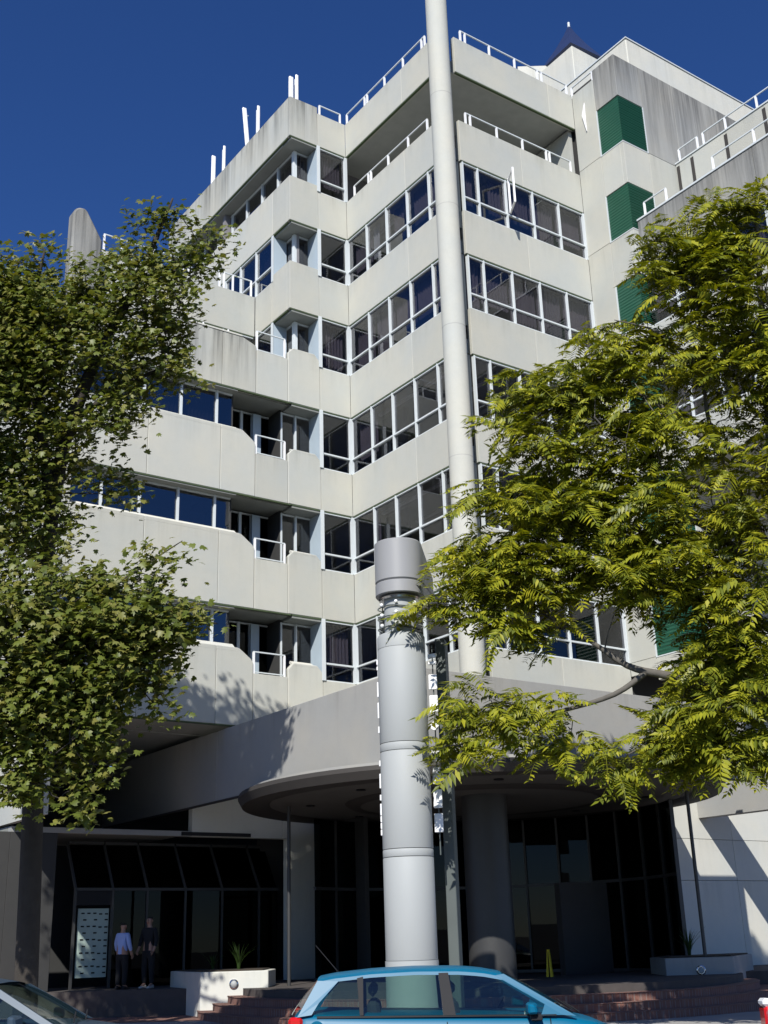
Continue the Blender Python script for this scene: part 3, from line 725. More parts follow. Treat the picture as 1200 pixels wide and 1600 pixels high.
MB().box(.48, .66, .75, 1.1, 0, 6.75).build('back_fin', 'tot_dark', TX, bevel=.01)
plates = [(6.40, .08, 0), (6.27, .06, 0), (5.93, .27, 0), (5.54, .31, 0), (5.16, .16, 1), (4.65, .2, 0), (4.31, .29, 0), (3.92, .31, 0), (3.52, .31, 0)]
for z, h, rd in plates:
    m = MB()
    if rd: m.lathe([(.001, -.02), (.075, -.02), (.075, .02), (.001, .02)], 20)
    else: m.box(-.075, .075, -.02, .02, -h/2, h/2)
    o = m.build('side_plate', 'white', TX, bevel=0 if rd else .01); o.location = (.515, .16, z-b0); o.rotation_euler = (R(90) if rd else 0, 0, 0)
for z, h in ((6.34, .09), (6.23, .07), (5.85, .27), (5.48, .28), (5.14, .12), (4.56, .1), (4.26, .25), (3.98, .1), (3.78, .2), (3.62, .1), (3.51, .1), (3.4, .1)):
    m = MB().box(-.045, .045, -.02, .02, -h/2, h/2); o = m.build('side_plate', 'white', TX, bevel=.008); o.location = (-.435, .10, z-b0)
MB().tube([(.515, .20, 2.9), (.515, .20, 6.5)], .012, 6).build('plate_rod', 'tot_dark', TX)
MB().tube([(-.435, .14, 2.9), (-.435, .14, 6.5)], .012, 6).build('plate_rod', 'tot_dark', TX)

# ------------------------------------------------------------------ roof things
def antenna(u, w, z, h, tilt, label, r=.085):
    A = empty('antenna', wpt(u, w, z), R(35.6)); A.rotation_euler = (0, 0, R(35.6))
    tag(A, label, 'antenna', 'panel antennas on the left parapet')
    m = MB(); m.box(-r, r, -r*.6, r*.6, 0, h)
    o = m.build('radome', 'white', A, bevel=.03); o.rotation_euler = (R(tilt*.6), R(tilt), 0)
    MB().tube([(0, .12, -.9), (0, .12, h*.9)], .03, 8).build('mast', 'alu', A)
    MB().tube([(0, .12, h*.8), (.0, .0, h*.8)], .02, 6).build('bracket', 'alu', A)
antenna(-2.14, .14, 29.2, 1.05, 0, 'left white panel antenna of the pair on the front parapet corner')
antenna(-1.9, .14, 29.2, 1.25, 0, 'right slimmer white panel antenna of the pair on the front parapet corner', .06)
antenna(-2.2, 3.15, 29.2, 1.75, -4, 'tall tilted white panel antenna, left of the middle pair on the parapet')
antenna(-2.2, 2.35, 29.2, 1.3, 0, 'slim upright white panel antenna, right of the middle pair on the parapet', .06)
antenna(-2.2, 5.90, 29.2, 1.35, 0, 'left white panel antenna of the pair farthest back on the parapet')
antenna(-2.2, 5.0, 29.2, 1.25, 0, 'right slim white panel antenna of the pair farthest back on the parapet', .055)
# round-topped end fin of the left wing, with a sloping shoulder
arc = [(-8.62+.31*math.cos(t), 23.12+.30*math.sin(t)) for t in [math.pi-math.pi*.62*i/10 for i in range(11)]]
ol = [(-8.93, 7.35), (-8.93, 23.12)]+arc[1:]+[(-7.95, 22.45), (-7.95, 7.35)]
profile_panel('w', 1.85, ol, 0, .46, 'heavy', 'end_fin', bevel=.12)
# navy pyramid roof of a building behind
SP = empty('far_tower', (10.85, 50.9, 0), 0); tag(SP, 'dark navy concave pointed roof of a tower behind, with a thin mast', 'building')
MB().box(-3.5, 3.5, -3.5, 3.5, 0, 42.5).build('tower_wall', 'render', SP)
m = MB(); prof = [(5.2, 42.5), (3.6, 43.6), (2.5, 44.6), (1.6, 45.7), (.85, 46.7), (.3, 47.6), (.06, 48.1)]; m.lathe(prof, 4, a0=R(-12), a1=R(348)); m.build('roof', 'roofblue', SP)
MB().tube([(0, 0, 45.5), (0, 0, 48.35)], .07, 8).build('mast', 'alu', SP)

# ------------------------------------------------------------------ cars
def lerp(a, b, t): return a+(b-a)*t
def interp(xs, ys, x): return float(np.interp(x, xs, ys))
def make_car(name, loc, rz, paint, label, spec):
    A = empty(name, loc, rz); tag(A, label, 'car')
    hw0, hw1 = spec['hw']; zb, zr = spec['zbelt'], spec['zroof']
    X = spec['stations']                       # x, zlow, zdeck, halfwidth
    xs = np.linspace(X[0][0], X[-1][0], 56)
    cols = list(zip(*X)); rows = []
    for x in xs:
        zl, zd, hw = (interp(cols[0], cols[i], x) for i in (1, 2, 3))
        mid = lerp(zl, zd, .52)
        half = [(0, zl), (hw*.86, zl), (hw*.965, zl+.10), (hw, mid), (hw*.985, zd-.13), (hw*.955, zd-.055), (hw*.90, zd-.012), (hw*.8, zd+.004), (hw*.45, zd+.02), (0, zd+.028)]
        rows.append([(x, -y, z) for y, z in half]+[(x, y, z) for y, z in half[::-1][1:]])
    n = len(rows[0]); v = [p for r in rows for p in r]; f = []
    for i in range(len(rows)-1):
        for j in range(n-1): f.append((i*n+j, (i+1)*n+j, (i+1)*n+j+1, i*n+j+1))
    f.append(tuple(range(n))); f.append(tuple((len(rows)-1)*n+j for j in range(n-1, -1, -1)))
    body = MB().poly(v, f).build('body', paint, A, auto=True)
    prof = spec['roof']                         # upper outline x,z from rear base over the roof to windscreen base
    def hw(z): t = max(0, min(1, (z-zb)/(zr-zb))); return lerp(hw0, hw1, t**1.15)
    def sp(x, z, side, off=0): return (x, side*(hw(z)+off), z)
    # roof skin with rounded shoulders
    rf = spec['roof_top']; pts = []; fx = []
    xs2 = np.linspace(rf[0][0], rf[-1][0], 22); rx = [p[0] for p in rf]; rzv = [p[1] for p in rf]
    for x in xs2:
        z = interp(rx, rzv, x); e = hw(z-.06)
        pr = [(-(e+.006), z-.075), (-(e-.005), z-.04), (-(e-.05), z-.012), (-(e*.6), z+.008), (0, z+.015)]
        pr = pr+[(-y, zz) for y, zz in pr[::-1][1:]]
        pts += [(x, y, zz) for y, zz in pr]
    k = 9
    for i in range(len(xs2)-1):
        for j in range(k-1): fx.append((i*k+j, i*k+j+1, (i+1)*k+j+1, (i+1)*k+j))
    MB().poly(pts, fx).build('roof', paint, A, auto=True)
    # pillars and glass on each side
    for side in (-1, 1):
        for nm, mat, poly in spec['pillars']:
            m = MB(); m.extrude([sp(x, z, side, .004) for x, z in poly], [sp(x, z, side, -.03) for x, z in poly]); m.build(nm, paint if mat == 'paint' else mat, A)
        for poly in spec['side_glass']:
            m = MB(); m.extrude([sp(x, z, side, -.004) for x, z in poly], [sp(x, z, side, -.009) for x, z in poly]); m.build('side_window', 'carglass', A)
    # windscreen and rear window
    for nm, (x0, z0, x1, z1) in (('windscreen', spec['screen']), ('rear_window', spec['rear'])):
        rows = []; N_ = 10; K_ = 6
        for i in range(K_+1):
            t = i/K_; x = lerp(x0, x1, t); z = lerp(z0, z1, t)+.02*math.sin(math.pi*t)
            w_ = hw(z)-.045
            for j in range(N_+1):
                q = -1+2*j/N_; bow = (.10 if nm == 'windscreen' else -.05)*(1-q*q)*(1-.6*t)
                rows.append((x+bow, q*w_, z))
        f = [(i*(N_+1)+j, i*(N_+1)+j+1, (i+1)*(N_+1)+j+1, (i+1)*(N_+1)+j) for i in range(K_) for j in range(N_)]
        MB().poly(rows, f).build(nm, 'carglass', A, smooth=True)
    # interior
    cab = empty('cabin', (0, 0, 0)); cab.parent = A
    (sx0, sx1) = spec['cab']
    MB().box(sx0, sx1, -.62, .62, zb-.35, zb-.12).build('cabin_floor', 'interior', cab)
    for x in (sx0+.55, lerp(sx0, sx1, .58)):
        for y in (-.34, .34):
            m = MB(); m.extrude([(x-.10, y-.23, zb-.3), (x+.10, y-.23, zb-.3), (x+.02, y-.2, zb+.16), (x-.12, y-.2, zb+.16)], [(x-.10, y+.23, zb-.3), (x+.10, y+.23, zb-.3), (x+.02, y+.2, zb+.16), (x-.12, y+.2, zb+.16)])
            m.build('seat', 'interior', cab, bevel=.04)
            m = MB(); m.box(x-.10, x, y-.12, y+.12, zb+.20, zb+.36); m.build('headrest', 'interior', cab, bevel=.05)
    sw = MB(); sw.tube([(.17*math.cos(t), .17*math.sin(t), 0) for t in [i*math.pi/10 for i in range(21)]], .014, 6); o = sw.build('steering_wheel', 'dark', cab, smooth=True)
    o.location = (lerp(sx0, sx1, .80), .34, zb-.02); o.rotation_euler = (0, R(-62), 0)
    MB().box(sx1-.35, sx1+.25, -.66, .66, zb-.25, zb-.015).build('dashboard', 'interior', cab, bevel=.03)
    # mirrors, handles, lamps
    for side in (-1, 1):
        x, z = spec['mirror']; m = MB()
        m.extrude([(x-.09, side*(hw0+.03), z-.05), (x+.06, side*(hw0+.03), z-.06), (x+.04, side*(hw0+.02), z+.06), (x-.09, side*(hw0+.03), z+.07)],
                  [(x-.08, side*(hw0+.22), z-.05), (x+.02, side*(hw0+.22), z-.045), (x+.0, side*(hw0+.22), z+.04), (x-.08, side*(hw0+.22), z+.06)])
        m.build('door_mirror', paint, A, bevel=.02)
        m = MB(); m.box(x-.05, x+.08, side*(hw0-.04), side*(hw0+.14), z-.12, z-.062); m.build('mirror_arm', 'dark', A, bevel=.01)
        for hx in spec['handles']:
            m = MB(); m.tube([(hx-.10, side*(spec['hwb']-.01), spec['hz']), (hx-.07, side*(spec['hwb']+.035), spec['hz']+.004), (hx+.07, side*(spec['hwb']+.035), spec['hz']+.004), (hx+.10, side*(spec['hwb']-.01), spec['hz'])], .017, 8)
            m.build('door_handle', paint, A, smooth=True)
        for gx in spec['gaps']:
            MB().box(gx-.004, gx+.004, side*(spec['hwb']-.05), side*(spec['hwb']+.003), .35, zb-.06).build('door_gap', 'dark', A)
        for x0, x1, y0, y1, z0, z1, mt in spec['tail']:
            MB().box(x0, x1, side*y0, side*y1, z0, z1).build('tail_lamp', mt, A, bevel=.03)
        x0, x1, y0, y1, z0, z1 = spec['head']
        MB().box(x0, x1, side*y0, side*y1, z0, z1).build('headlight', 'carglass', A, bevel=.03)
        for wx in spec['wheels']:
            w = MB().lathe([(.20, -.10), (.30, -.10), (.315, -.07), (.315, .07), (.30, .10), (.20, .10)], 28, cap=True).build('wheel', 'rubber', A, auto=True)
            w.location = (wx, side*(hw0-.06), .315); w.rotation_euler = (R(90), 0, 0)
            m = MB(); m.lathe([(.05, .11), (.05, -.11)], 14)
            for q in range(5):
                t = q*2*math.pi/5; d = Vector((math.cos(t), math.sin(t), 0)); s = Vector((-d.y, d.x, 0))*.03
                m.extrude([d*.04+s+Vector((0, 0, .104)), d*.2+s+Vector((0, 0, .104)), d*.2-s+Vector((0, 0, .104)), d*.04-s+Vector((0, 0, .104))], [d*.04+s+Vector((0, 0, -.104)), d*.2+s+Vector((0, 0, -.104)), d*.2-s+Vector((0, 0, -.104)), d*.04-s+Vector((0, 0, -.104))])
            m.build('rim', 'chrome', w)
    if spec.get('cap'):
        x, z = spec['cap']; m = MB().lathe([(.001, 0), (.075, 0), (.08, -.004)], 24).build('fuel_cap', paint, A); m.location = (x, -(spec['hwb']+.002), z); m.rotation_euler = (R(90), 0, 0)
    if spec.get('aerial'):
        x, z = spec['aerial']; MB().tube([(x, 0, z), (x-.28, 0, z+.32)], .005, 6).build('aerial', 'dark', A)
    m = MB(); x0, z0, x1, z1 = spec['screen']
    for y in (-.25, .3): m.tube([(x0+.13, y-.2, z0+.01), (x0+.02, y+.3, z0+.10)], .009, 5)
    m.build('wiper', 'dark', A)
    return A
hatch = dict(hw=(.79, .60), zbelt=.97, zroof=1.46, hwb=.81,
    stations=[(-1.95, .38, .66, .60), (-1.92, .30, .98, .72), (-1.84, .24, 1.03, .78), (-1.6, .22, 1.03, .815), (-.9, .2, 1.0, .825), (.2, .2, .965, .825), (1.0, .2, .94, .82), (1.2, .2, .925, .815), (1.5, .22, .86, .79), (1.78, .26, .74, .70), (1.9, .34, .60, .6), (1.95, .4, .52, .5)],
    roof=[], roof_top=[(-1.62, 1.395), (-1.45, 1.425), (-1.0, 1.462), (-.5, 1.475), (0, 1.463), (.25, 1.44), (.48, 1.395)],
    pillars=[('rear_pillar', 'paint', [(-1.84, 1.0), (-1.68, 1.02), (-1.60, 1.14), (-1.38, 1.36), (-1.62, 1.37)]),
             ('quarter_trim', 'dark', [(-1.14, 1.0), (-1.10, 1.0), (-1.10, 1.40), (-1.17, 1.385)]),
             ('door_pillar', 'dark', [(-.21, .975), (-.07, .975), (-.13, 1.415), (-.24, 1.415)]),
             ('front_pillar', 'paint', [(1.12, .945), (1.27, .93), (.50, 1.385), (.40, 1.37)]),
             ('waist_trim', 'dark', [(-1.62, .985), (1.05, .94), (1.05, .955), (-1.62, 1.005)]),
             ('corner_trim', 'paint', [(.88, .95), (1.12, .945), (.93, 1.06)])],
    side_glass=[[(-1.66, 1.02), (-1.14, 1.0), (-1.17, 1.39), (-1.38, 1.365), (-1.58, 1.17)], [(-1.10, 1.0), (-.21, .98), (-.24, 1.42), (-1.10, 1.405)], [(-.07, .975), (.90, .95), (.93, 1.06), (.42, 1.37), (-.13, 1.42)]],
    screen=(1.22, .945, .48, 1.40), rear=(-1.90, 1.02, -1.62, 1.38), cab=(-1.5, 1.0), mirror=(.80, 1.02), handles=[-.32, -1.12], hz=.86, gaps=[-.17, -1.25, .98],
    tail=[(-1.94, -1.78, .62, .80, .70, 1.0, 'redlens')], head=(1.6, 1.86, .45, .70, .56, .74), wheels=(-1.24, 1.22), cap=(-1.62, .88), aerial=(-1.40, 1.43))
make_car('parked_car', (.70, 15.0, ROAD-.03), 0, 'bluecar', 'bright turquoise blue five-door hatchback parked in front of the totem', hatch)
sedan = dict(hw=(.82, .62), zbelt=.97, zroof=1.44, hwb=.85,
    stations=[(-2.25, .40, .80, .62), (-2.2, .30, .98, .74), (-1.9, .22, 1.03, .82), (-1.3, .2, 1.02, .85), (0, .2, .97, .855), (.9, .2, .96, .85), (1.1, .2, .955, .845), (1.5, .22, .90, .83), (1.9, .24, .82, .78), (2.15, .32, .70, .68), (2.25, .4, .58, .55)],
    roof=[], roof_top=[(-1.15, 1.36), (-.8, 1.42), (-.3, 1.45), (.2, 1.44), (.42, 1.40)],
    pillars=[('rear_pillar', 'paint', [(-1.75, 1.0), (-1.35, 1.0), (-.92, 1.34), (-1.12, 1.34)]), ('door_pillar', 'dark', [(-.30, .975), (-.18, .975), (-.20, 1.39), (-.30, 1.39)]),
             ('front_pillar', 'paint', [(1.10, .955), (1.24, .95), (.48, 1.375), (.36, 1.36)])],
    side_glass=[[(-1.35, 1.0), (-.30, .98), (-.30, 1.38), (-.92, 1.34)], [(-.18, .98), (1.08, .96), (.38, 1.36), (-.20, 1.39)]],
    screen=(1.20, .96, .42, 1.39), rear=(-1.70, 1.02, -1.12, 1.35), cab=(-1.3, .95), mirror=(.82, 1.02), handles=[-.4, -1.3], hz=.86, gaps=[-.22, -1.4, .98],
    tail=[(-2.24, -2.1, .55, .78, .62, .92, 'redlens')], head=(1.95, 2.18, .48, .74, .60, .76), wheels=(-1.35, 1.35))
make_car('parked_car', (-5.05, 15.0, ROAD), 0, 'silvercar', 'ice blue metallic sedan at the lower left, only windscreen and bonnet in view', sedan)
s3 = dict(sedan); s3['tail'] = [(-2.27, -2.1, .55, .80, .60, .86, 'redlens'), (-2.275, -2.15, .55, .80, .86, .95, 'white')]
make_car('parked_car', (6.72, 15.0, ROAD), 0, 'whitecar', 'silver white car at the right edge, only its rear corner and red lamp in view', s3)

# ------------------------------------------------------------------ people under the arcade
def skin_mesh(name, chains, mat, parent, sub=2):
    v = []; e = []; rad = []
    for ch in chains:
        start, pts = ch
        prev = start
        for (p, r) in pts:
            v.append(p); rad.append(r); i = len(v)-1
            if prev is not None: e.append((prev, i))
            prev = i
    me = bpy.data.meshes.new(name); me.from_pydata(v, e, []); o = bpy.data.objects.new(name, me); C.objects.link(o); o.parent = parent
    me.materials.append(MATS[mat])
    sk = o.modifiers.new('s', 'SKIN'); sk.use_smooth_shade = True
    for i, r in enumerate(rad): me.skin_vertices[0].data[i].radius = (r, r) if not hasattr(r, '__len__') else r
    me.skin_vertices[0].data[0].use_root = True
    sb = o.modifiers.new('d', 'SUBSURF'); sb.levels = sub; sb.render_levels = sub
    return o
def person(loc, rz, top, label, h=1.74, arms=0):
    P = empty('person', loc, rz); tag(P, label, 'person'); k = h/1.74
    def q(x, y, z): return (x*k, y*k, z*k)
    ch = [(None, [(q(0, 0, .93), .13), (q(0, 0, 1.12), .115), (q(0, 0, 1.32), .14), (q(0, .01, 1.47), .06), (q(0, -.01, 1.56), .055), (q(0, -.015, 1.64), .088), (q(0, -.01, 1.70), .07)])]
    for s in (-1, 1):
        ch.append((2, [(q(s*.17, 0, 1.40), .06), (q(s*.235, .0, 1.18), .046), (q(s*.25, -.04-arms*.10, .95+arms*.02), .036), (q(s*.245, -.07-arms*.12, .88+arms*.05), .04), (q(s*.24, -.09-arms*.13, .82+arms*.06), .025)]))
        ch.append((0, [(q(s*.10, 0, .86), .095), (q(s*.11, -.015, .50), .065), (q(s*.115, .01, .10), .042), (q(s*.12, -.12, .045), .035)]))
    skin_mesh('body', ch, 'skin', P)
    for s in (-1, 1):
        fc = []
        for j, (dy, l) in enumerate(((-.03, .065), (-.01, .075), (.01, .07), (.03, .055))):
            b0 = Vector(q(s*.24, -.09-arms*.13+dy, .83+arms*.06)); b1 = b0+Vector((-s*.004, -.012, -l*.6)); b2 = b1+Vector((-s*.012, .01, -l*.45))
            fc.append((None, [(tuple(b0), .009), (tuple(b1), .0085), (tuple(b2), .0075)]))
        b0 = Vector(q(s*.24, -.12-arms*.13, .87+arms*.05)); fc.append((None, [(tuple(b0), .011), (tuple(b0+Vector((-s*.01, -.03, -.03))), .009), (tuple(b0+Vector((-s*.012, -.032, -.06))), .008)]))
        mesh = MB()
        for _, pts in fc: mesh.tube([p for p, _ in pts], [r for _, r in pts], 6)
        mesh.build('fingers', 'skin', P, smooth=True)
    ct = [(None, [(q(0, 0, .84), (.15, .11)), (q(0, 0, .97), (.165, .125)), (q(0, 0, 1.15), (.15, .115)), (q(0, 0, 1.34), (.165, .125)), (q(0, .01, 1.46), .075)])]
    for s in (-1, 1): ct.append((3, [(q(s*.175, 0, 1.405), .075), (q(s*.24, .0, 1.18), .06), (q(s*.255, -.035-arms*.09, .97+arms*.02), .047)]))
    skin_mesh('shirt', ct, top, P)
    lg = [(None, [(q(0, 0, .98), (.15, .115)), (q(0, 0, .90), (.155, .12))])]
    for s in (-1, 1): lg.append((1, [(q(s*.10, 0, .80), .105), (q(s*.112, -.015, .50), .08), (q(s*.118, .01, .09), .062)]))
    skin_mesh('trousers', lg, 'blackcloth', P)
    skin_mesh('hair', [(None, [(q(0, .02, 1.66), .09), (q(0, .01, 1.735), .078)])], 'hair', P)
    for s in (-1, 1):
        m = MB(); x, y = s*.12*k, -.05*k; m.extrude([(x-.045, y+.12, 0), (x+.045, y+.12, 0), (x+.05, y-.12, 0), (x-.04, y-.15, 0)], [(x-.04, y+.11, .09), (x+.04, y+.11, .09), (x+.04, y-.11, .04), (x-.035, y-.13, .04)])
        m.build('shoe', 'shoe' if top == 'blackcloth' else 'blackcloth', P, bevel=.015)
        e = MB().lathe([(.001, -.01), (.01, 0), (.001, .01)], 8).build('eye', 'dark', P); e.location = q(s*.032, -.098, 1.645)
        e = MB().lathe([(.001, -.03), (.014, 0), (.001, .03)], 8).build('ear', 'skin', P); e.location = q(s*.09, -.01, 1.63)
    n = MB().lathe([(.012, -.02), (.016, 0), (.004, .035)], 8).build('nose', 'skin', P); n.location = q(0, -.105, 1.615)
    m = MB().box(-.025, .025, -.006, .006, -.006, .006).build('mouth', 'redlens', P); m.location = q(0, -.098, 1.575)
    return P
person((-7.05, 32.05, PLAZA), R(150), 'shirt', 'person in a light blue shirt and dark trousers standing with their back to the street', 1.60, .4)
person((-6.42, 32.3, PLAZA), R(-25), 'blackcloth', 'person in dark clothes and pale shoes facing the person in the blue shirt', 1.74, .6)
# poster in the arcade doorway
b = NB('printed_poster'); v = b.coord('Generated', (1, 1, 1)); sp = b.n('ShaderNodeSeparateXYZ'); b.l(v, sp.inputs[0])
PT = empty('poster_board', (IX, IY, 0), R(35.6)); tag(PT, 'pale green notice board covered with rows of small dark marks, in the arcade doorway', 'notice board')
MATS['poster'] = M_simple('pale_green_paper', (.42, .52, .46), .8)
MB().box(-7.05, -6.2, WA+.55, WA+.59, 1.0, 2.72).build('board', 'poster', PT)
for r_ in range(10):
    n_ = 5 if r_ % 2 == 0 else 3
    for c_ in range(n_):
        u = -6.97+(c_*.165 if r_ % 2 == 0 else .06+c_*.30)+(.0); z = 2.60-r_*.165-(c_ > 2)*.02
        MB().box(u, u+.09, WA+.540, WA+.549, z-.018, z+.018).build('printed_mark', 'dark', PT)
# yellow folding floor sign
YS = empty('floor_sign', (3.80, 31.6, PLAZA), R(78)); tag(YS, 'narrow yellow folding wet floor sign seen edge-on by the lobby doors', 'floor sign')
for s in (-1, 1):
    m = MB(); m.extrude([(-.15, s*.02, 0), (.15, s*.02, 0), (.11, s*.008, .60), (-.11, s*.008, .60)], [(-.15, s*.08, 0), (.15, s*.08, 0), (.11, s*.03, .60), (-.11, s*.03, .60)]); m.build('sign_panel', 'yellow', YS)
MB().box(-.06, .06, -.03, .03, .60, .64).build('sign_hinge', 'yellow', YS)

# ------------------------------------------------------------------ trees
def at(px, py, D): return EYE+ray(px, py)*D
def merge_leaves(name, mat, base_v, base_f, mats4, parent, kind='stuff'):
    """base_v (n,3); mats4 (k,3,4) -> one mesh"""
    bv = np.asarray(base_v, float); n = len(bv); k = len(mats4)
    V = np.einsum('kij,nj->kni', mats4[:, :, :3], bv)+mats4[:, None, :, 3]
    V = V.reshape(-1, 3); F = []
    me = bpy.data.meshes.new(name)
    loops = []; starts = []; tot = []
    fl = np.concatenate([np.array(f) for f in base_f]); ln = np.array([len(f) for f in base_f])
    L = (fl[None, :]+(np.arange(k)*n)[:, None]).reshape(-1)
    LN = np.tile(ln, k); ST = np.concatenate([[0], np.cumsum(LN)[:-1]])
    me.vertices.add(len(V)); me.vertices.foreach_set('co', V.astype(np.float32).ravel())
    me.loops.add(len(L)); me.loops.foreach_set('vertex_index', L.astype(np.int32))
    me.polygons.add(len(LN)); me.polygons.foreach_set('loop_start', ST.astype(np.int32)); me.polygons.foreach_set('loop_total', LN.astype(np.int32))
    me.materials.append(MATS[mat]); me.update(calc_edges=True); me.validate()
    o = bpy.data.objects.new(name, me); C.objects.link(o); o.parent = parent
    if kind: o['kind'] = kind
    return o
def frames(P, N, T_, s):
    """stack of 3x4 transforms: local y -> T, local z -> N"""
    N = N/np.linalg.norm(N, axis=1, keepdims=True); T_ = T_-N*(T_*N).sum(1, keepdims=True); T_ /= np.linalg.norm(T_, axis=1, keepdims=True)
    X_ = np.cross(T_, N); A = np.stack([X_, T_, N], 2)*s[:, None, None]
    return np.concatenate([A, P[:, :, None]], 2)
# leaf shapes
def plane_leaf():
    o = [(0, 0, 0), (.28, -.02, -.03), (.50, .22, -.09), (.30, .34, -.02), (.40, .70, -.10), (.14, .62, .0), (0, 1.0, -.08), (-.14, .62, .0), (-.40, .70, -.10), (-.30, .34, -.02), (-.50, .22, -.09), (-.28, -.02, -.03)]
    c = (0, .36, .04)
    return [c]+o, [(0, i+1, (i+1) % 12+1) for i in range(12)]
def frond(n=8, droop=.25, seed=0):
    rr = random.Random(seed); v = []; f = []
    def cl(t): return np.array([.06*math.sin(t*2+seed), t, .10*math.sin(t*2.2)-droop*t*t*1.3])
    # rachis
    for i in range(n+1):
        p = cl(i/n); v += [tuple(p+np.array([.006, 0, 0])), tuple(p-np.array([.006, 0, 0]))]
        if i: k = len(v)-4; f.append((k, k+1, k+3, k+2))
    for i in range(n):
        t = .16+.80*i/(n-1); p = cl(t); L = .33*math.sin(math.pi*(.18+.72*t))**.8*rr.uniform(.9, 1.1)+.04
        for s in (-1, 1):
            if rr.random() < .05: continue
            d = np.array([s*.90, .42+rr.uniform(-.1, .1), -.22+rr.uniform(-.14, .06)]); d /= np.linalg.norm(d)
            w = np.array([-s*d[1], abs(d[0]), .15*rr.uniform(-1, 1)])*.060
            k = len(v); e = p+d*L
            v += [tuple(p), tuple(p+d*L*.35+w), tuple(e-np.array([0, 0, .04])), tuple(p+d*L*.35-w)]
            m = p+d*L*.4+np.array([0, 0, .0]); v.append(tuple(m-np.array([0, 0, .016])))
            f += [(k, k+1, k+4), (k+1, k+2, k+4), (k+2, k+3, k+4), (k+3, k, k+4)]
    p = cl(1.0); k = len(v); v += [tuple(p), tuple(p+np.array([.05, .10, -.01])), tuple(p+np.array([0, .28, -.06])), tuple(p+np.array([-.05, .10, -.01]))]; f += [(k, k+1, k+2), (k, k+2, k+3)]
    return v, f
def sample_clumps(blobs, n, D, rr):
    """blobs: (px, py, rx, ry, weight, D offset, half depth)"""
    w = np.array([b_[2]*b_[3]*b_[4] for b_ in blobs]); w = w/w.sum(); out = []
    idx = rr.choice(len(blobs), n, p=w)
    for i in idx:
        px, py, rx, ry, _, dD, hd = blobs[i]
        while True:
            a = rr.uniform(-1, 1, 3)
            if (a**2).sum() <= 1: break
        out.append(np.array(at(px+a[0]*rx, py+a[1]*ry, D+dD+a[2]*hd)))
    return np.array(out)
SUNV = np.array(sd)
def branch_tree(T_, limbs, bark, clumps, r_twig=.012, rate=1.0):
    """limbs: list of (points, r0, r1); then twigs from clump centres to the nearest limb point"""
    pts = []
    for name, P_, r0, r1 in limbs:
        n = len(P_); MB().tube(P_, [lerp(r0, r1, i/(n-1)) for i in range(n)], 10).build(name, bark, T_, smooth=True)
        for a, e in zip(P_[:-1], P_[1:]):
            for t in np.linspace(0, 1, 8): pts.append(np.array(Vector(a).lerp(Vector(e), t)))
    pts = np.array(pts); m = MB()
    for c in clumps:
        if random.random() > rate: continue
        d = np.linalg.norm(pts-c+np.array([0, 0, .3]), axis=1); j = d.argmin(); a = pts[j]
        if d[j] < .25: continue
        mid = (a*.5+c*.5)+np.array([0, 0, .12*d[j]*random.uniform(-.6, 1)])+rng.normal(0, .06, 3)
        m.tube([a, a*.6+mid*.4+rng.normal(0, .02, 3), mid, c], [r_twig*(1+.5*d[j]), r_twig*(.8+.3*d[j]), r_twig*.8, r_twig*.4], 4, cap=False)
        if len(pts) < 4000: pts = np.vstack([pts, [mid, mid*.5+c*.5]])
    o = m.build('twigs', bark, T_); o['kind'] = 'stuff'
def smooth_path(P_, n=4):
    P_ = [Vector(p) for p in P_]; out = []
    for i in range(len(P_)-1):
        p0 = P_[max(i-1, 0)]; p1 = P_[i]; p2 = P_[i+1]; p3 = P_[min(i+2, len(P_)-1)]
        for k in range(n):
            t = k/n; out.append(.5*((2*p1)+(-p0+p2)*t+(2*p0-5*p1+4*p2-p3)*t*t+(-p0+3*p1-3*p2+p3)*t**3))
    return out+[P_[-1]]

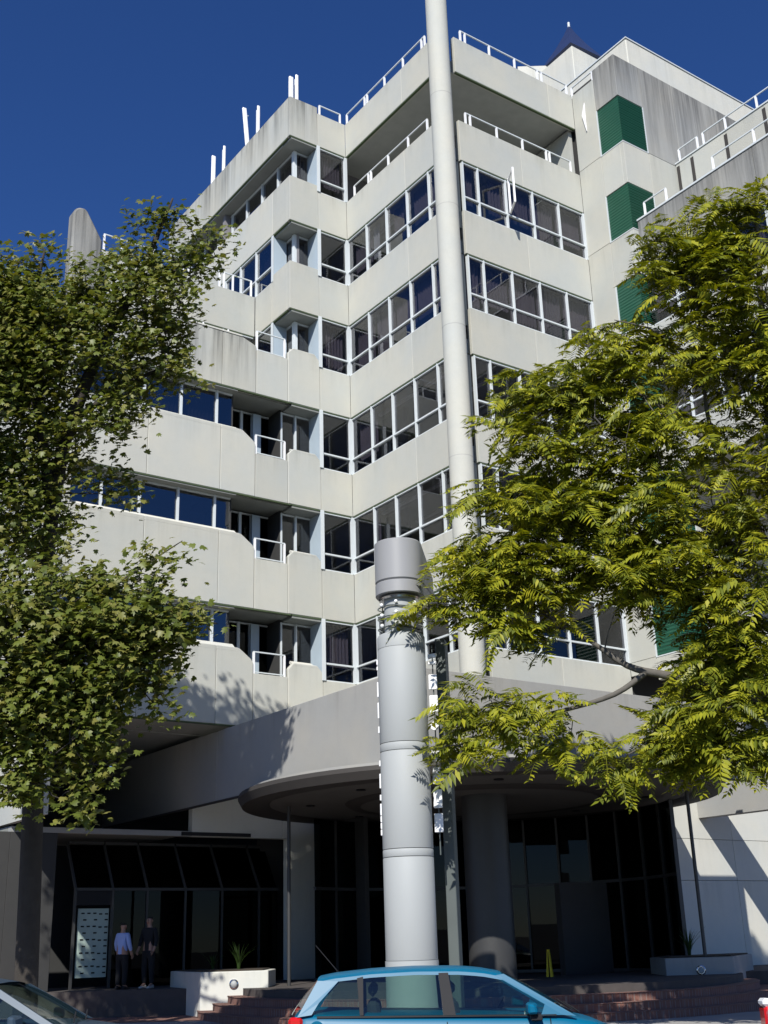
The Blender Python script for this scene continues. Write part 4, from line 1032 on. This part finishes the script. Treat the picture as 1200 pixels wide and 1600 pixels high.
# ---- left plane tree
DL = 22.5
TL = empty('plane_tree', (*(at(60, 1500, DL).xy), PATH)); TL.location = (0, 0, 0)
tag(TL, 'broad-leaved tree with olive green and browning leaves hanging over the left side of the facade', 'tree')
blobL = [ # upper crown
    (200, 440, 90, 66, .8, 0, 1.3), (60, 480, 110, 70, 1.5, .3, 1.4), (10, 560, 90, 90, 1.6, .4, 1.5), (-90, 430, 110, 110, 1.3, .4, 1.8), (270, 450, 60, 70, .9, 0, 1), (120, 540, 150, 90, 1, .3, 1.6), (250, 540, 55, 60, .8, 0, .9),
    (325, 375, 36, 18, .5, .0, .5), (300, 405, 40, 30, .7, 0, .6), (350, 412, 25, 8, .3, 0, .3), (240, 360, 42, 30, .6, 0, .6), (180, 350, 20, 24, .35, 0, .4), (70, 395, 28, 32, .45, 0, .4), (275, 325, 14, 30, .4, 0, .3),
    (15, 430, 30, 35, .9, 0, .8), (285, 585, 36, 32, .9, 0, .6), (200, 620, 55, 55, .85, -.2, .8), (165, 665, 45, 40, .6, -.3, .6),
    (50, 660, 80, 90, .85, .5, 1.5), (95, 720, 70, 70, .7, .6, 1.2), (150, 745, 50, 32, .6, .4, .8), (195, 765, 26, 18, .35, .3, .4), (10, 780, 60, 70, .9, -.5, 1),
    (60, 830, 75, 60, .8, .4, 1.2),
    # lower crown
    (60, 980, 110, 100, 1.1, -1.0, 1.4), (180, 960, 90, 75, 1, -1, 1.1), (250, 975, 65, 35, .9, -1, .7), (305, 975, 28, 22, .6, -1, .4), (140, 1050, 90, 80, 1.05, -1, 1.2), (225, 1040, 50, 60, .7, -.8, .8),
    (60, 1110, 90, 85, 1.05, -1.2, 1.2), (140, 1150, 45, 70, .9, -1.2, .8), (25, 1200, 40, 70, .8, -1.3, .8), (135, 1245, 25, 45, .7, -1.3, .4), (40, 1235, 35, 35, .7, -1.3, .5), (230, 880, 45, 28, .4, -.9, .5), (265, 855, 35, 18, .2, -.9, .3), (255, 1100, 40, 25, .25, -.8, .4),
    (-120, 600, 160, 260, .8, 0, 2.2), (-120, 1000, 140, 220, .8, -.8, 2)]
blobL = [b_ if b_[1] < 840 else b_[:5]+(b_[5]-1.4, b_[6]*.8) for b_ in blobL]
rL = np.random.default_rng(3)
clL = sample_clumps(blobL, 2300, DL, rL)
lv, lf = plane_leaf()
def clump_leaves(cl, per, spread, size, rr, up=.6, sunw=.5):
    n = len(cl)*per; base = np.repeat(cl, per, 0)+rr.normal(0, 1, (n, 3))*np.array([spread, spread, spread*.75])
    N = rr.normal(0, .55, (n, 3)); N[:, 2] += up; N += SUNV*sunw; T_ = rr.normal(0, 1, (n, 3)); T_[:, 2] -= .6
    s = rr.uniform(.65, 1.15, n)*size
    return frames(base, N, T_, s)
FL = clump_leaves(clL, 26, .19, .15, rL, .5, .9)
dist = np.linalg.norm(FL[:, :, 3]-np.array(EYE), axis=1); order = np.argsort(dist)
# visible big leaves as parts
vis = [i for i in order if True][:280]
rest = np.delete(np.arange(len(FL)), vis)
merge_leaves('foliage', 'leafL', lv, lf, FL[rest], TL)
leaf_me = MB().poly(lv, lf).mesh('leaf', 'leafL')
for i in vis:
    o = bpy.data.objects.new('leaf', leaf_me); C.objects.link(o); o.parent = TL
    Mx = Matrix([list(FL[i, r]) for r in range(3)]+[[0, 0, 0, 1]]); o.matrix_local = Mx
tb = at(45, 1520, DL+.2); tb.z = PATH
limbsL = [('trunk', smooth_path([tb, at(50, 1300, DL+.2), at(58, 1050, DL+.3), at(75, 850, DL+.3), at(100, 690, DL+.2)]), .22, .13),
    ('limb', smooth_path([at(100, 690, DL+.2), at(150, 560, DL), at(200, 470, DL), at(245, 370, DL), at(270, 310, DL)]), .15, .02),
    ('limb', smooth_path([at(80, 800, DL+.3), at(60, 620, DL), at(50, 500, DL+.3), at(70, 390, DL)]), .13, .02),
    ('limb', smooth_path([at(110, 660, DL+.2), at(200, 600, DL), at(290, 560, DL)]), .08, .015),
    ('limb', smooth_path([at(200, 470, DL), at(280, 420, DL), at(360, 395, DL)]), .05, .01),
    ('limb', smooth_path([at(62, 1000, DL+.3), at(140, 960, DL-.6), at(240, 950, DL-1), at(340, 975, DL-1)]), .09, .012),
    ('limb', smooth_path([at(60, 950, DL+.3), at(150, 930, DL-.6), at(230, 880, DL-.9), at(285, 845, DL-.9)]), .05, .008),
    ('limb', smooth_path([at(55, 1080, DL+.3), at(100, 1060, DL-.7), at(150, 1130, DL-1.1), at(135, 1240, DL-1.3)]), .06, .01),
    ('limb', smooth_path([at(55, 1100, DL+.3), at(20, 1080, DL-.7), at(-20, 1150, DL-1.2)]), .07, .02)]
branch_tree(TL, limbsL, 'bark', clL, rate=.55)

# ---- right pinnate-leaved tree
DR = 20.5
TR = empty('pinnate_tree', (0, 0, 0)); tag(TR, 'yellow-green tree with long feathery leaves filling the right side in front of the building', 'tree')
blobR = [
    (1130, 340, 60, 45, .8, .4, .8), (1175, 300, 35, 28, .6, .3, .5), (1060, 395, 75, 50, 1, .2, .9), (1150, 430, 80, 80, 1, .4, 1.2), (1065, 435, 45, 42, .9, 0, .8), (945, 520, 40, 22, .6, 0, .5),
    (950, 555, 75, 50, 1, 0, .9), (1060, 540, 110, 70, .9, .5, 1.3), (1160, 560, 70, 90, .9, .5, 1.3), (880, 600, 75, 45, 1, -.1, .8), (820, 625, 60, 32, .9, -.2, .6), (980, 660, 110, 75, 1, 0, 1.2),
    (850, 690, 75, 50, 1.1, -.3, .9), (765, 650, 40, 20, .5, -.3, .4), (760, 775, 55, 28, .8, -.4, .5), (810, 780, 75, 55, 1.1, -.4, .9), (900, 780, 90, 70, 1.1, -.2, 1.1), (1020, 780, 90, 80, 1, 0, 1.2),
    (780, 870, 70, 50, 1, -.5, .8), (730, 915, 60, 30, 1, -.6, .5), (690, 950, 40, 22, .7, -.7, .3), (840, 900, 90, 60, 1, -.4, 1), (950, 880, 80, 60, 1, -.3, 1), (1050, 900, 90, 75, 1, -.2, 1.1), (1140, 900, 75, 130, .95, .2, 1.4),
    (1140, 720, 75, 110, .6, .5, 1.4), (790, 960, 60, 40, .7, -.5, .6), (860, 985, 50, 35, .55, -.4, .5),
    (740, 1100, 45, 45, .8, -.7, .5), (790, 1120, 60, 50, .9, -.6, .6), (720, 1165, 40, 20, .8, -.8, .4), (860, 1110, 50, 45, .6, -.5, .6), (900, 1165, 70, 30, .55, -.4, .6), (960, 1190, 60, 28, .5, -.3, .5),
    (1120, 1080, 90, 75, 1.15, 0, 1.2), (1080, 1150, 70, 50, 1.5, 0, 1), (1170, 1165, 60, 45, 1.5, 0, 1), (1150, 1010, 70, 55, 1, .2, 1.1), (1300, 700, 110, 400, .8, .5, 2)]
rR = np.random.default_rng(5)
clR = sample_clumps(blobR, 1550, DR, rR)
fr = [frond(9, .28, 1), frond(8, .10, 2), frond(10, .50, 3)]
per = 5; n = len(clR)*per
base = np.repeat(clR, per, 0)+rR.normal(0, .10, (n, 3))
az = rR.uniform(0, 2*np.pi, n); out = np.stack([np.cos(az), np.sin(az), rR.uniform(-.75, .15, n)], 1)
out[:, 0] -= .35; out[:, 1] -= .15; out /= np.linalg.norm(out, axis=1, keepdims=True)
N = np.tile(np.array([[0, 0, .8]]), (n, 1))+rR.normal(0, .42, (n, 3))+SUNV*.75
s = rR.uniform(.32, .68, n)*np.repeat(rR.uniform(.75, 1.1, len(clR)), per)
FR = frames(base, N, out, s)
dist = np.linalg.norm(FR[:, :, 3]-np.array(EYE), axis=1); order = np.argsort(dist); vis = list(order[:280])
rest = np.delete(np.arange(n), vis)
fr_me = [MB().poly(*f_).mesh('leaf', 'leafR') for f_ in fr]
for j in range(3): merge_leaves('foliage', 'leafR', fr[j][0], fr[j][1], FR[rest[j::3]], TR)
for q, i in enumerate(vis):
    o = bpy.data.objects.new('leaf', fr_me[q % 3]); C.objects.link(o); o.parent = TR
    o.matrix_local = Matrix([list(FR[i, r]) for r in range(3)]+[[0, 0, 0, 1]])
tb = at(1235, 1500, DR+.5); tb.z = PATH
limbsR = [('trunk', smooth_path([tb, at(1235, 1300, DR+.5), at(1225, 1120, DR+.4), at(1215, 900, DR+.4), at(1205, 700, DR+.4), at(1190, 480, DR+.4), at(1180, 320, DR+.3)]), .22, .03),
    ('limb', smooth_path([at(1222, 1110, DR+.4), at(1120, 1070, DR), at(1040, 1055, DR-.2), at(980, 1040, DR-.3), at(920, 1000, DR-.3), at(850, 960, DR-.4)]), .11, .02),
    ('limb', smooth_path([at(1010, 1050, DR-.25), at(960, 1085, DR-.4), at(880, 1110, DR-.5), at(800, 1125, DR-.6), at(730, 1140, DR-.8)]), .055, .01),
    ('limb', smooth_path([at(1218, 940, DR+.4), at(1130, 840, DR+.1), at(1040, 800, DR-.1), at(940, 790, DR-.2), at(820, 800, DR-.4), at(740, 790, DR-.4)]), .08, .01),
    ('limb', smooth_path([at(1215, 880, DR+.4), at(1150, 760, DR+.4), at(1108, 660, DR+.3), at(1098, 560, DR+.3), at(1085, 440, DR+.2)]), .07, .015),
    ('limb', smooth_path([at(1120, 700, DR+.3), at(1040, 640, DR), at(960, 600, DR), at(860, 615, DR-.2), at(780, 640, DR-.3)]), .055, .01),
    ('limb', smooth_path([at(1100, 580, DR+.3), at(1030, 520, DR), at(960, 500, DR)]), .035, .008),
    ('limb', smooth_path([at(1125, 1075, DR), at(1060, 1130, DR), at(980, 1180, DR-.3)]), .04, .01),
    ('limb', smooth_path([at(900, 985, DR-.3), at(800, 930, DR-.5), at(700, 940, DR-.7)]), .03, .008)]
branch_tree(TR, limbsR, 'barkpale', clR, rate=.8)
